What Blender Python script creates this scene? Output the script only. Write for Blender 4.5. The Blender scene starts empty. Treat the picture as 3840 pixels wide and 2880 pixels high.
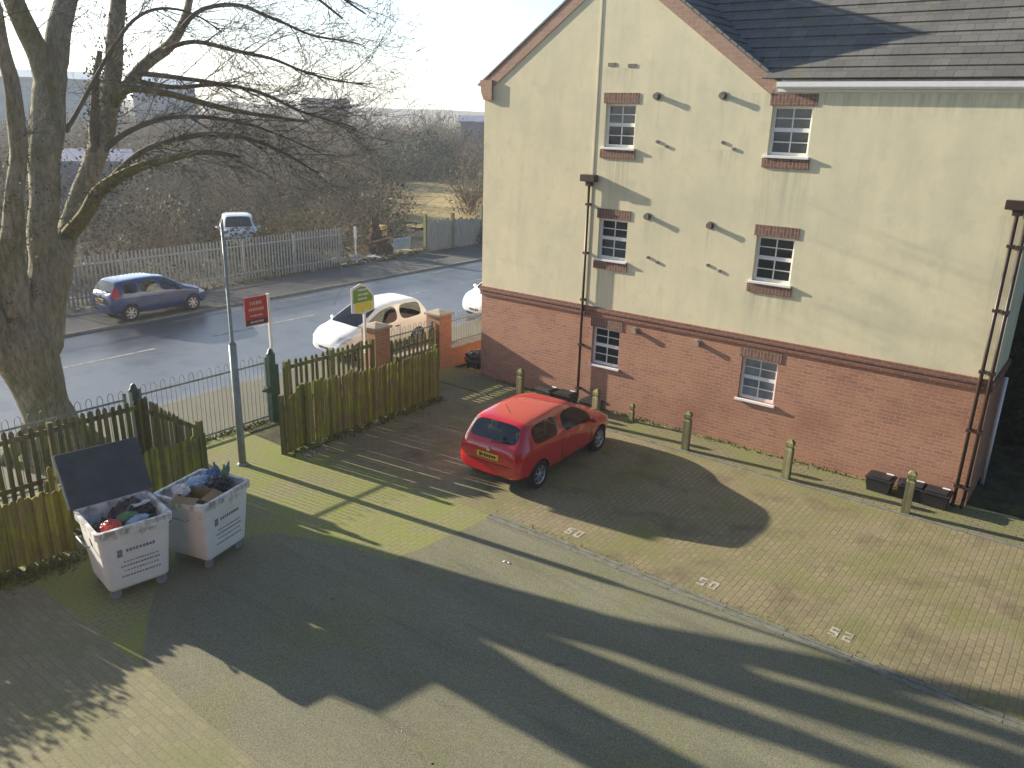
import bpy, bmesh, math, random
import numpy as np
from mathutils import Vector, Matrix, noise as mnoise
R_ = math.radians
random.seed(7)
sc = bpy.context.scene
col = sc.collection

# ------------------------------------------------------------------ helpers
class MB:
    """collects faces, builds ONE mesh object"""
    def __init__(s): s.v=[]; s.f=[]; s.m=[]; s.sm=[]
    def add(s, vs, fs, mi=0, smooth=False):
        o=len(s.v); s.v.extend([tuple(p) for p in vs])
        for f in fs:
            s.f.append([i+o for i in f]); s.m.append(mi); s.sm.append(smooth)
        return s
    def box(s, lo, hi, mi=0):
        x0,y0,z0=lo; x1,y1,z1=hi
        vs=[(x0,y0,z0),(x1,y0,z0),(x1,y1,z0),(x0,y1,z0),(x0,y0,z1),(x1,y0,z1),(x1,y1,z1),(x0,y1,z1)]
        return s.add(vs,[(0,3,2,1),(4,5,6,7),(0,1,5,4),(1,2,6,5),(2,3,7,6),(3,0,4,7)],mi)
    def obox(s, c, ax, ay, az, mi=0):
        """oriented box: centre and three half vectors"""
        c=Vector(c); ax=Vector(ax); ay=Vector(ay); az=Vector(az)
        vs=[c+sx*ax+sy*ay+sz*az for sz in(-1,1) for sx,sy in((-1,-1),(1,-1),(1,1),(-1,1))]
        return s.add(vs,[(0,3,2,1),(4,5,6,7),(0,1,5,4),(1,2,6,5),(2,3,7,6),(3,0,4,7)],mi)
    def prism(s, poly, lo, hi, axis='y', mi=0):
        n=len(poly)
        def P(a,b,c):
            return {'y':(a,c,b),'x':(c,a,b),'z':(a,b,c)}[axis]
        vs=[P(a,b,lo) for a,b in poly]+[P(a,b,hi) for a,b in poly]
        fs=[tuple(range(n)),tuple(range(2*n-1,n-1,-1))]+[(i,i+n,(i+1)%n+n,(i+1)%n) for i in range(n)]
        return s.add(vs,fs,mi)
    def tube(s, pts, rad, n=8, mi=0, cap=True, smooth=True, wob=0.0, seed=0):
        pts=[Vector(p) for p in pts]; N=len(pts)
        if not hasattr(rad,'__len__'): rad=[rad]*N
        vs=[]; ref=Vector((0.31,0.27,0.91))
        for i,p in enumerate(pts):
            t=(pts[min(i+1,N-1)]-pts[max(i-1,0)])
            if t.length<1e-9: t=Vector((0,0,1))
            t.normalize()
            if abs(t.dot(ref))>.95: ref=Vector((0.9,-0.3,0.2))
            a=(ref-t*ref.dot(t)).normalized(); b=t.cross(a)
            for k in range(n):
                th=2*math.pi*k/n
                r=rad[i]
                if wob: r*=1+wob*mnoise.noise(Vector((p.x*1.3+math.cos(th)*.9,p.y*1.3+math.sin(th)*.9,p.z*1.1+seed)))
                vs.append(p+a*(math.cos(th)*r)+b*(math.sin(th)*r))
        fs=[]
        for i in range(N-1):
            for k in range(n):
                fs.append((i*n+k,i*n+(k+1)%n,(i+1)*n+(k+1)%n,(i+1)*n+k))
        if cap and n>2:
            fs.append(tuple(range(n-1,-1,-1))); fs.append(tuple((N-1)*n+k for k in range(n)))
        return s.add(vs,fs,mi,smooth)
    def cyl(s,p0,p1,r,n=12,mi=0,r1=None):
        s.tube([p0,p1],[r,r if r1 is None else r1],n,mi,True,False)
        return s
    def lathe(s, prof, n=24, axis='x', c=(0,0,0), mi=0, closed=True):
        """prof: list of (radius, offset along axis)"""
        vs=[]
        for r,o in prof:
            for k in range(n):
                th=2*math.pi*k/n; a,b=r*math.cos(th),r*math.sin(th)
                vs.append({'x':(c[0]+o,c[1]+a,c[2]+b),'z':(c[0]+a,c[1]+b,c[2]+o),'y':(c[0]+a,c[1]+o,c[2]+b)}[axis])
        fs=[]; m=len(prof)
        for i in range(m if closed else m-1):
            j=(i+1)%m
            for k in range(n): fs.append((i*n+k,i*n+(k+1)%n,j*n+(k+1)%n,j*n+k))
        return s.add(vs,fs,mi,True)
    def blob(s, c, r, sub=3, amp=.25, freq=2.0, mi=0, seed=0):
        bm=bmesh.new(); bmesh.ops.create_icosphere(bm,subdivisions=sub,radius=1)
        vs=[]
        for v in bm.verts:
            d=v.co.normalized(); k=1+amp*mnoise.fractal(d*freq+Vector((seed*3.1,seed*1.7,seed)),1.0,2.0,4)
            vs.append((c[0]+d.x*r[0]*k,c[1]+d.y*r[1]*k,c[2]+d.z*r[2]*k))
        bm.verts.index_update()
        fs=[tuple(v.index for v in f.verts) for f in bm.faces]; bm.free()
        return s.add(vs,fs,mi,True)
    def build(s, name, mats, parent=None, bevel=0, loc=None, rotz=0, fixn=True):
        me=bpy.data.meshes.new(name); me.from_pydata(s.v,[],s.f)
        if not isinstance(mats,(list,tuple)): mats=[mats]
        for m in mats: me.materials.append(m)
        me.polygons.foreach_set('material_index',s.m); me.polygons.foreach_set('use_smooth',s.sm)
        me.update()
        if fixn and len(s.f)<60000:
            bm=bmesh.new(); bm.from_mesh(me); bmesh.ops.recalc_face_normals(bm,faces=bm.faces); bm.to_mesh(me); bm.free()
        o=bpy.data.objects.new(name,me); col.objects.link(o)
        if parent is not None: o.parent=parent
        if loc is not None: o.location=loc
        o.rotation_euler.z=rotz
        if bevel:
            b=o.modifiers.new('bevel','BEVEL'); b.width=bevel; b.segments=2; b.limit_method='ANGLE'; b.angle_limit=R_(40)
        return o

def tag(o,label=None,cat=None,group=None,kind=None):
    if label: o['label']=label
    if cat: o['category']=cat
    if group: o['group']=group
    if kind: o['kind']=kind
    return o
def empty(name,label,cat,loc=(0,0,0),rotz=0,group=None):
    o=bpy.data.objects.new(name,None); col.objects.link(o); o.location=loc; o.rotation_euler=(0,0,rotz)
    o.empty_display_size=.2
    return tag(o,label,cat,group)
def struct(name,mb,m):
    return tag(mb.build(name,m),kind='structure')
def copy_tree(o,parent=None):
    c=o.copy(); col.objects.link(c)
    if parent is not None: c.parent=parent
    for ch in list(o.children): copy_tree(ch,c)
    return c

# ------------------------------------------------------------------ materials
class NT:
    def __init__(s,name):
        s.mat=bpy.data.materials.new(name); s.mat.use_nodes=True
        s.t=s.mat.node_tree; s.t.nodes.clear()
        s.out=s.n('ShaderNodeOutputMaterial'); s.b=s.n('ShaderNodeBsdfPrincipled')
        s.l(s.b.outputs[0],s.out.inputs[0])
    def n(s,t,**k):
        x=s.t.nodes.new(t)
        for a,b in k.items(): setattr(x,a,b)
        return x
    def l(s,a,b): s.t.links.new(a,b)
    def coord(s,scale=(1,1,1),which='Object'):
        tc=s.n('ShaderNodeTexCoord'); mp=s.n('ShaderNodeMapping'); mp.inputs['Scale'].default_value=scale
        s.l(tc.outputs[which],mp.inputs[0]); return mp.outputs[0]
    def noise(s,vec,scale,detail=5,rough=.6):
        x=s.n('ShaderNodeTexNoise'); x.inputs['Scale'].default_value=scale; x.inputs['Detail'].default_value=detail; x.inputs['Roughness'].default_value=rough
        s.l(vec,x.inputs['Vector']); return x.outputs[0]
    def ramp(s,fac,stops):
        x=s.n('ShaderNodeValToRGB'); e=x.color_ramp.elements
        while len(e)<len(stops): e.new(.5)
        for i,(p,c) in enumerate(stops): e[i].position=p; e[i].color=(*c,1) if len(c)==3 else c
        s.l(fac,x.inputs[0]); return x.outputs[0]
    def mix(s,fac,a,b,mode='MIX'):
        x=s.n('ShaderNodeMix',data_type='RGBA',blend_type=mode)
        for sock,v in ((x.inputs[0],fac),(x.inputs[6],a),(x.inputs[7],b)):
            if hasattr(v,'links'): s.l(v,sock)
            elif isinstance(v,(int,float)): sock.default_value=v
            else: sock.default_value=(*v,1)
        return x.outputs[2]
    def set(s,colr,rough=.8,spec=.5,metal=0,bump=None,bstr=.3,bdist=.02):
        if hasattr(colr,'links'): s.l(colr,s.b.inputs['Base Color'])
        else: s.b.inputs['Base Color'].default_value=(*colr,1)
        if hasattr(rough,'links'): s.l(rough,s.b.inputs['Roughness'])
        else: s.b.inputs['Roughness'].default_value=rough
        s.b.inputs['Specular IOR Level'].default_value=spec; s.b.inputs['Metallic'].default_value=metal
        if bump is not None:
            x=s.n('ShaderNodeBump'); x.inputs['Strength'].default_value=bstr; x.inputs['Distance'].default_value=bdist
            s.l(bump,x.inputs['Height']); s.l(x.outputs[0],s.b.inputs['Normal'])
        return s.mat
def plain(name,c,rough=.6,spec=.5,metal=0,var=.25,scale=8,stretch=(1,1,1),bstr=0,coat=0):
    m=NT(name); v=m.coord(stretch); nz=m.noise(v,scale)
    a=tuple(max(0,x*(1-var)) for x in c); b=tuple(min(1,x*(1+var)) for x in c)
    colr=m.ramp(nz,[(.3,a),(.7,b)])
    r=m.set(colr,rough,spec,metal,nz if bstr else None,bstr)
    if coat: m.b.inputs['Coat Weight'].default_value=coat; m.b.inputs['Coat Roughness'].default_value=.04
    return r
def duo(name,c1,c2,scale=3,lo=.42,hi=.6,c3=None,scale3=9,lo3=.5,hi3=.65,fine=40,finea=.35,rough=.85,stretch=(1,1,1),bstr=.3,spec=.3,bdist=.02):
    m=NT(name); v=m.coord(stretch)
    f=m.ramp(m.noise(v,scale,7,.62),[(lo,(0,0,0)),(hi,(1,1,1))])
    c=m.mix(f,c1,c2)
    if c3:
        f3=m.ramp(m.noise(v,scale3,6,.65),[(lo3,(0,0,0)),(hi3,(1,1,1))]); c=m.mix(f3,c,c3)
    fn=m.noise(v,fine,4,.7)
    c=m.mix(1.0,c,m.ramp(fn,[(.25,(1-finea,)*3),(.75,(1+finea,)*3)]),'MULTIPLY')
    return m.set(c,rough,spec,0,fn,bstr,bdist)
def bricks(name,c1,c2,mortar,bw,bh,mode='xz',msize=.01,moss=None,mlo=.5,mhi=.7,mscale=1.0,rough=.85,stain=None,slo=.5,shi=.7,sscale=.5,rot=0,bstr=.4,c3=None):
    m=NT(name); tc=m.n('ShaderNodeTexCoord')
    if mode=='xz':
        sp=m.n('ShaderNodeSeparateXYZ'); m.l(tc.outputs['Object'],sp.inputs[0])
        ad=m.n('ShaderNodeMath',operation='ADD'); m.l(sp.outputs[0],ad.inputs[0]); m.l(sp.outputs[1],ad.inputs[1])
        cb=m.n('ShaderNodeCombineXYZ'); m.l(ad.outputs[0],cb.inputs[0]); m.l(sp.outputs[2],cb.inputs[1]); vec=cb.outputs[0]
    elif mode=='sold':   # soldier course: bricks stand on end
        sp=m.n('ShaderNodeSeparateXYZ'); m.l(tc.outputs['Object'],sp.inputs[0])
        cb=m.n('ShaderNodeCombineXYZ'); m.l(sp.outputs[2],cb.inputs[0]); m.l(sp.outputs[0],cb.inputs[1]); vec=cb.outputs[0]
    else:
        mp=m.n('ShaderNodeMapping'); mp.inputs['Rotation'].default_value=(0,0,rot); m.l(tc.outputs['Object'],mp.inputs[0]); vec=mp.outputs[0]
    b=m.n('ShaderNodeTexBrick'); b.offset=.5
    b.inputs['Scale'].default_value=1; b.inputs['Brick Width'].default_value=bw; b.inputs['Row Height'].default_value=bh
    b.inputs['Mortar Size'].default_value=msize; b.inputs['Mortar Smooth'].default_value=.3; b.inputs['Bias'].default_value=0
    b.inputs['Color1'].default_value=(*c1,1); b.inputs['Color2'].default_value=(*c2,1); b.inputs['Mortar'].default_value=(*mortar,1)
    m.l(vec,b.inputs['Vector']); c=b.outputs['Color']
    ob=tc.outputs['Object']
    if c3:
        f=m.ramp(m.noise(ob,1.7,4,.6),[(.45,(0,0,0)),(.62,(.7,.7,.7))]); c=m.mix(f,c,c3)
    if moss:
        f=m.ramp(m.noise(ob,mscale,7,.68),[(mlo,(0,0,0)),(mhi,(.85,.85,.85))]); c=m.mix(f,c,moss)
    if stain:
        f=m.ramp(m.noise(ob,sscale,6,.6),[(slo,(0,0,0)),(shi,(.75,.75,.75))]); c=m.mix(f,c,stain)
    fn=m.noise(ob,30,4,.7); c=m.mix(1.0,c,m.ramp(fn,[(.25,(.75,)*3),(.75,(1.25,)*3)]),'MULTIPLY')
    iv=m.n('ShaderNodeMath',operation='SUBTRACT'); iv.inputs[0].default_value=1; m.l(b.outputs['Fac'],iv.inputs[1])
    return m.set(c,rough,.3,0,iv.outputs[0],bstr,.01)
def glassy(name,tint,gl=.12,rough=.02):
    m=NT(name); m.t.nodes.remove(m.b)
    tr=m.n('ShaderNodeBsdfTransparent'); tr.inputs[0].default_value=(*tint,1)
    g=m.n('ShaderNodeBsdfGlossy'); g.inputs['Roughness'].default_value=rough; g.inputs[0].default_value=(.9,.95,1,1)
    lw=m.n('ShaderNodeLayerWeight'); lw.inputs[0].default_value=.2
    mr=m.n('ShaderNodeMapRange'); mr.inputs['To Min'].default_value=gl; mr.inputs['To Max'].default_value=.7; m.l(lw.outputs['Fresnel'],mr.inputs[0])
    mx=m.n('ShaderNodeMixShader'); m.l(mr.outputs[0],mx.inputs[0]); m.l(tr.outputs[0],mx.inputs[1]); m.l(g.outputs[0],mx.inputs[2]); m.l(mx.outputs[0],m.out.inputs[0])
    return m.mat
def streaks(name,c1,c2,c3,rough=.85):
    """weathered timber with green growth: grain runs along z"""
    m=NT(name); v=m.coord((14,14,1.3)); v2=m.coord((1,1,1))
    c=m.mix(m.ramp(m.noise(v,1.2,5,.6),[(.35,(0,0,0)),(.65,(1,1,1))]),c1,c2)
    f=m.ramp(m.noise(v2,2.6,7,.7),[(.42,(0,0,0)),(.6,(1,1,1))]); c=m.mix(f,c,c3)
    c=m.mix(1.0,c,m.ramp(m.noise(m.coord((8.5,8.5,.06)),1.0,1,.5),[(.34,(.55,.52,.5)),(.66,(1.28,1.25,1.2))]),'MULTIPLY')
    fn=m.noise(v,3,4,.7); c=m.mix(1.0,c,m.ramp(fn,[(.25,(.6,)*3),(.75,(1.3,)*3)]),'MULTIPLY')
    return m.set(c,rough,.25,0,fn,.4,.01)

MT={}
def _asph():
    m=NT('asphalt drive'); v=m.coord(); va=m.coord((.35,1.1,1))
    c=m.mix(m.ramp(m.noise(va,.8,6,.6),[(.38,(0,0,0)),(.64,(1,1,1))]),(.185,.178,.118),(.22,.213,.142))
    c=m.mix(m.ramp(m.noise(v,.55,7,.68),[(.5,(0,0,0)),(.68,(.8,.8,.8))]),c,(.185,.19,.08))
    c=m.mix(m.ramp(m.noise(m.coord((.25,2.2,1)),1.3,5,.6),[(.56,(0,0,0)),(.72,(.6,.6,.6))]),c,(.125,.12,.095))
    c=m.mix(m.ramp(m.noise(v,2.6,3,.5),[(.7,(0,0,0)),(.78,(.7,.7,.7))]),c,(.09,.085,.07))
    g1=m.noise(v,55,3,.8); c=m.mix(1.0,c,m.ramp(g1,[(.3,(.5,)*3),(.7,(1.55,)*3)]),'MULTIPLY')
    return m.set(c,.9,.25,0,g1,.5,.01)
MT['asphalt']=_asph()
MT['road']=duo('road tarmac',(.095,.105,.122),(.12,.13,.148),.5,.35,.65,(.062,.067,.078),1.4,.5,.7,60,.25,.31,bstr=.15,spec=.5)
MT['footway']=duo('footway',(.17,.155,.12),(.13,.125,.1),.8,.35,.65,(.15,.15,.07),2.0,.5,.7,60,.25,.8)
MT['farway']=duo('far footway',(.13,.125,.115),(.1,.1,.095),.8,.35,.65,(.13,.12,.08),2.0,.5,.7,50,.3,.75)
MT['kerb']=duo('kerb stone',(.22,.215,.2),(.16,.16,.14),3,.4,.6,(.12,.13,.07),6,.55,.7,60,.2,.85)
MT['entry']=bricks('entrance block paving',(.28,.255,.13),(.245,.235,.115),(.19,.19,.08),.21,.105,'xy',.011,(.23,.26,.06),.4,.6,.9,rot=R_(90))
MT['corner']=bricks('corner block paving',(.27,.25,.15),(.225,.21,.125),(.22,.2,.11),.21,.105,'xy',.009,(.2,.21,.09),.5,.72,1.2)
MT['bay']=bricks('parking bay paving',(.285,.24,.14),(.235,.2,.12),(.17,.145,.075),.205,.105,'xy',.01,(.19,.19,.07),.44,.65,.75,stain=(.13,.1,.065),slo=.52,shi=.72,sscale=1.2,rot=R_(90),c3=(.25,.21,.13))
MT['strip']=bricks('wall strip paving',(.24,.21,.13),(.2,.18,.11),(.12,.12,.05),.205,.105,'xy',.012,(.19,.21,.07),.42,.62,1.5)
MT['channel']=duo('drain channel',(.23,.225,.19),(.17,.17,.14),6,.4,.6,(.15,.16,.08),9,.5,.65,70,.3,.8)
MT['soil']=duo('soil and moss',(.05,.045,.03),(.09,.1,.03),2.5,.4,.6,(.035,.03,.025),7,.5,.65,50,.4,.95)
MT['scrubsoil']=duo('rough ground',(.11,.095,.06),(.16,.13,.07),.18,.4,.6,(.08,.09,.045),.5,.5,.65,6,.4,.95)
MT['straw']=duo('dead grass',(.46,.34,.13),(.36,.27,.11),.3,.4,.6,(.26,.24,.1),.8,.55,.7,9,.4,.95)
MT['hill']=duo('far hill',(.1,.1,.09),(.13,.12,.1),.02,.4,.6,None,fine=.3,finea=.3,rough=1)
MT['white']=plain('white plastic',(.8,.8,.79),.4,.5,0,.05)
MT['whitepaint']=duo('worn white road paint',(.5,.47,.4),(.38,.35,.28),9,.4,.6,(.26,.225,.145),11,.5,.62,60,.25)
MT['lanepaint']=duo('worn lane paint',(.34,.34,.33),(.24,.245,.25),3,.4,.6,(.13,.135,.145),8,.48,.6,60,.25)
MT['render']=None
def _render():
    m=NT('cream render'); v=m.coord()
    def mt_(op,a,b=None,cl=False):
        x=m.n('ShaderNodeMath',operation=op,use_clamp=cl)
        for i,q in enumerate((a,b)):
            if q is None: continue
            if hasattr(q,'links'): m.l(q,x.inputs[i])
            else: x.inputs[i].default_value=q
        return x.outputs[0]
    c=m.mix(m.ramp(m.noise(m.coord((1,1,.6)),.9,7,.68),[(.36,(0,0,0)),(.66,(1,1,1))]),(.80,.73,.505),(.70,.645,.455))
    c=m.mix(m.ramp(m.noise(m.coord((1.7,1.7,.28)),1.3,8,.7),[(.5,(0,0,0)),(.74,(.6,.6,.6))]),c,(.59,.57,.41))
    c=m.mix(m.ramp(m.noise(v,2.3,6,.7),[(.52,(0,0,0)),(.7,(.75,.75,.75))]),c,(.61,.59,.42))
    c=m.mix(m.ramp(m.noise(v,.5,6,.65),[(.5,(0,0,0)),(.68,(.6,.6,.6))]),c,(.58,.58,.43))
    # dirt washed down below sills, hoppers and vents
    sp=m.n('ShaderNodeSeparateXYZ'); m.l(v,sp.inputs[0]); X_,Z_=sp.outputs[0],sp.outputs[2]
    st=m.ramp(m.noise(m.coord((9,9,.5)),1.0,5,.65),[(.42,(0,0,0)),(.62,(1,1,1))])
    tot=None
    for xc,hw,zs,ln in ((.25,.46,6.07,1.3),(4.13,.48,6.07,1.5),(.25,.46,3.5,.9),(4.13,.48,3.5,.95),(1.14,.07,7.36,.9),(2.66,.07,7.38,.9),(1.14,.07,4.79,.8),(2.67,.07,4.74,.8),(.2,.36,8.0,.5),(1.35,.2,6.36,.6),(2.9,.2,6.37,.6),(8.35,.3,5.5,2.4),(6,3,7.5,.5)):
        mx=mt_('SUBTRACT',1.0,mt_('DIVIDE',mt_('ABSOLUTE',mt_('SUBTRACT',X_,xc)),hw*1.25),True)
        dz=mt_('DIVIDE',mt_('SUBTRACT',zs,Z_),ln); up=mt_('GREATER_THAN',dz,0.0); fd=mt_('SUBTRACT',1.0,dz,True)
        k=mt_('MULTIPLY',mt_('MULTIPLY',mt_('MULTIPLY',mx,2.2,True),up),fd)
        tot=k if tot is None else mt_('MAXIMUM',tot,k)
    c=m.mix(mt_('MULTIPLY',mt_('MULTIPLY',tot,st),.6),c,(.40,.385,.27))
    fn=m.noise(v,60,3,.7); c=m.mix(1.0,c,m.ramp(fn,[(.25,(.93,)*3),(.75,(1.07,)*3)]),'MULTIPLY')
    return m.set(c,.9,.2,0,fn,.12,.004)
MT['render']=_render()
MT['redbrick']=bricks('red brickwork',(.48,.225,.15),(.37,.165,.11),(.38,.29,.22),.225,.075,'xz',.009,stain=(.27,.12,.09),slo=.5,shi=.78,sscale=.6,c3=(.46,.25,.155))
MT['wallbrick']=bricks('boundary brickwork',(.44,.185,.095),(.34,.135,.075),(.34,.27,.19),.225,.075,'xz',.009,moss=(.3,.2,.08),mlo=.5,mhi=.75)
MT['soldier']=bricks('soldier course brickwork',(.23,.12,.09),(.16,.085,.068),(.26,.2,.16),.215,.075,'sold',.01)
MT['course']=bricks('string course brickwork',(.27,.12,.085),(.22,.1,.075),(.26,.2,.16),.225,.1,'xz',.01)
MT['verge']=bricks('verge brickwork',(.42,.27,.2),(.36,.23,.17),(.4,.31,.25),.2,.1,'xz',.006)
MT['tile']=bricks('grey roof tile',(.165,.16,.145),(.115,.115,.11),(.07,.07,.068),.3,.249,'xy',.006,moss=(.16,.155,.085),mlo=.55,mhi=.72,mscale=2.6,rough=.65,stain=(.1,.1,.095),slo=.5,shi=.72,sscale=.7,bstr=.35)
MT['leadgrey']=plain('grey ridge tile',(.2,.19,.18),.7,.4,0,.2)
MT['black']=plain('black plastic',(.022,.022,.025),.5,.4,0,.3)
MT['brownpipe']=plain('brown plastic pipe',(.05,.03,.022),.45,.5,0,.2)
MT['flue']=plain('flue terminal',(.16,.15,.12),.6,.4,0,.3)
MT['pane']=None
def _pane(name,c,r):
    m=NT(name); nz=m.noise(m.coord(),2.5,3,.5); cc=m.mix(m.ramp(nz,[(.35,(0,0,0)),(.7,(1,1,1))]),c,tuple(x*1.9+.004 for x in c)); return m.set(cc,r,.6)
MT['pane']=_pane('dark window glass',(.016,.02,.024),.03)
MT['panelight']=_pane('window glass with pale curtain',(.05,.06,.065),.04)
MT['paneblind']=_pane('window glass with drawn blind',(.16,.18,.2),.06)
MT['carglass']=glassy('tinted car glass',(.3,.34,.33),.05)
MT['tyre']=plain('tyre rubber',(.018,.018,.018),.8,.3,0,.3)
MT['alloy']=plain('silver wheel',(.5,.5,.52),.35,.5,.7,.1)
MT['chrome']=plain('bright metal',(.6,.6,.6),.25,.5,.9,.1)
MT['redpaint']=plain('red car paint',(.52,.012,.018),.22,.5,0,.06,3,coat=1.0)
MT['bluepaint']=plain('blue car paint',(.012,.042,.16),.2,.5,.15,.1,3,coat=.9)
MT['whitecar']=plain('white car paint',(.84,.84,.84),.3,.5,0,.03,3,coat=.7)
MT['silver']=plain('silver car paint',(.5,.51,.52),.35,.5,.5,.05,3,coat=.6)
MT['taillight']=plain('red lamp lens',(.5,.01,.012),.15,.6,0,.1)
MT['headlight']=plain('clear lamp lens',(.65,.66,.68),.12,.7,.2,.1)
MT['plate']=plain('yellow number plate',(.75,.52,.03),.4,.4,0,.06)
MT['ink']=plain('dark lettering',(.03,.03,.04),.6,.3,0,.2)
MT['inkgrey']=plain('faded grey lettering',(.2,.23,.28),.7,.3,0,.4,25)
MT['seat']=plain('dark seat fabric',(.05,.05,.055),.9,.2,0,.2)
for _k in ('redpaint','bluepaint','whitecar','silver'):
    _m=MT[_k]; _t=_m.node_tree; _b=[x for x in _t.nodes if x.type=='BSDF_PRINCIPLED'][0]; _src=_b.inputs['Base Color'].links[0].from_socket
    _g=_t.nodes.new('ShaderNodeNewGeometry'); _x=_t.nodes.new('ShaderNodeMix'); _x.data_type='RGBA'; _x.inputs[7].default_value=(.05,.05,.05,1)
    _t.links.new(_g.outputs['Backfacing'],_x.inputs[0]); _t.links.new(_src,_x.inputs[6]); _t.links.new(_x.outputs[2],_b.inputs['Base Color'])
MT['tan']=plain('pale seat fabric',(.3,.27,.17),.9,.2,0,.2)
MT['picket']=streaks('mossy fence timber',(.19,.17,.055),(.25,.23,.08),(.25,.3,.025))
MT['picketdark']=streaks('weathered fence timber',(.13,.11,.06),(.2,.175,.1),(.15,.18,.035))
MT['bollard']=streaks('weathered bollard timber',(.22,.2,.12),(.28,.25,.16),(.2,.23,.07))
MT['greenmetal']=plain('dark green painted steel',(.02,.07,.06),.45,.5,0,.25)
MT['railing']=plain('green grey railing steel',(.19,.235,.225),.45,.5,.1,.3)
MT['galv']=plain('galvanised steel',(.3,.32,.33),.5,.5,.35,.2,6)
MT['polegrey']=plain('grey green lamp column paint',(.24,.29,.285),.5,.5,.1,.25,4)
MT['palepanel']=plain('weathered pale boards',(.3,.29,.26),.85,.2,0,.3,3,(6,6,.6))
MT['bin']=None
def _bin():
    m=NT('white bin with grime'); v=m.coord()
    sp=m.n('ShaderNodeSeparateXYZ'); m.l(v,sp.inputs[0])
    mr=m.n('ShaderNodeMapRange'); mr.inputs['From Min'].default_value=.8; mr.inputs['From Max'].default_value=1.15; mr.inputs['To Min'].default_value=-.12; mr.inputs['To Max'].default_value=.13; m.l(sp.outputs[2],mr.inputs[0])
    ad=m.n('ShaderNodeMath',operation='ADD'); m.l(m.noise(m.coord((1,1,.7)),7,6,.7),ad.inputs[0]); m.l(mr.outputs[0],ad.inputs[1])
    f=m.ramp(ad.outputs[0],[(.56,(0,0,0)),(.72,(.7,.7,.7))])
    base=m.mix(m.ramp(m.noise(v,3,5,.6),[(.35,(0,0,0)),(.7,(1,1,1))]),(.8,.79,.75),(.68,.68,.65))
    return m.set(m.mix(f,base,(.14,.13,.11)),.5,.4)
MT['bin']=_bin()
MT['binlid']=plain('dark grey bin lid',(.045,.055,.062),.5,.4,0,.25,4)
MT['bag']=plain('black refuse bag',(.02,.022,.024),.3,.5,0,.3,6,bstr=.4)
MT['redbag']=plain('red plastic bag',(.5,.06,.05),.35,.5,0,.25,6)
MT['greenbag']=plain('green plastic',(.14,.25,.1),.4,.5,0,.3,6)
MT['bluebag']=plain('blue plastic',(.1,.2,.35),.4,.5,0,.3,6)
MT['lightblue']=plain('light blue plastic',(.4,.5,.62),.4,.5,0,.3,6)
MT['card']=plain('brown cardboard',(.3,.2,.1),.85,.2,0,.15,6)
MT['paper']=plain('white packaging',(.7,.68,.64),.7,.3,0,.12,10)
MT['signred']=plain('red sign board',(.42,.03,.03),.4,.5,0,.12)
MT['signgreen']=plain('green sign board',(.17,.36,.04),.4,.5,0,.12)
MT['signyellow']=plain('yellow sign panel',(.8,.7,.08),.4,.5,0,.1)
MT['signdark']=plain('dark sign panel',(.05,.03,.035),.4,.5,0,.2)
MT['pink']=plain('pale sign lettering',(.62,.42,.32),.6,.4,0,.2,30)
MT['cap']=duo('stone coping',(.36,.31,.25),(.3,.25,.2),5,.4,.6,None,fine=50,finea=.2)
MT['rust']=duo('rusted iron',(.075,.04,.028),(.12,.06,.036),4,.4,.6,(.04,.03,.028),8,.5,.65,30,.3,.9)
MT['bluesheet']=plain('pale blue sheet',(.3,.4,.47),.6,.4,0,.2,4)
MT['litterwhite']=plain('pale litter',(.6,.58,.54),.8,.3,0,.25,12)
MT['bark']=duo('grey brown bark',(.19,.175,.125),(.3,.275,.2),1.6,.36,.62,(.13,.145,.05),1.3,.52,.66,11,.55,.95,(1.5,1.5,.42),1.0,.2,.07)
MT['twig']=plain('twig bark',(.12,.106,.082),.9,.2,0,.3,3)
MT['stubmoss']=duo('mossy bark',(.14,.13,.05),(.1,.09,.055),4,.4,.6,(.2,.19,.06),8,.5,.65,30,.4,.95)
MT['ivy']=plain('ivy leaf',(.1,.115,.04),.95,.1,0,.5,2)
MT['mossleaf']=plain('moss and weed leaf',(.13,.15,.03),.95,.1,0,.4,3)
MT['leafpale']=plain('pale dead leaf',(.33,.29,.21),.9,.2,0,.35,12)
MT['ivypale']=plain('pale ivy leaf',(.2,.2,.1),.95,.1,0,.4,2)
MT['sc_brown']=plain('brown scrub twig',(.21,.145,.08),.95,.2,0,.4,.5)
MT['sc_grey']=plain('grey scrub twig',(.21,.175,.12),.95,.2,0,.4,.5)
MT['sc_olive']=plain('olive scrub leaf',(.11,.11,.032),.9,.2,0,.45,.6)
MT['sc_straw']=plain('straw stem',(.25,.19,.085),.95,.2,0,.35,.6)
MT['sc_dark']=plain('dark evergreen leaf',(.03,.05,.028),.8,.3,0,.45,.8)
MT['sc_leaf']=plain('dead brown leaf',(.095,.058,.028),.95,.1,0,.45,.6)
MT['shedblue']=plain('pale blue grey cladding',(.28,.36,.44),.6,.4,0,.12,.4,(1,1,6))
MT['shedblue2']=plain('blue cladding',(.13,.16,.27),.95,.4,0,.15,.5)
MT['shedroof']=plain('dark slate roof',(.07,.075,.085),.7,.3,0,.2,.3)
MT['shedwall']=plain('grey wall',(.2,.19,.19),.9,.2,0,.2,.3)

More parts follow.
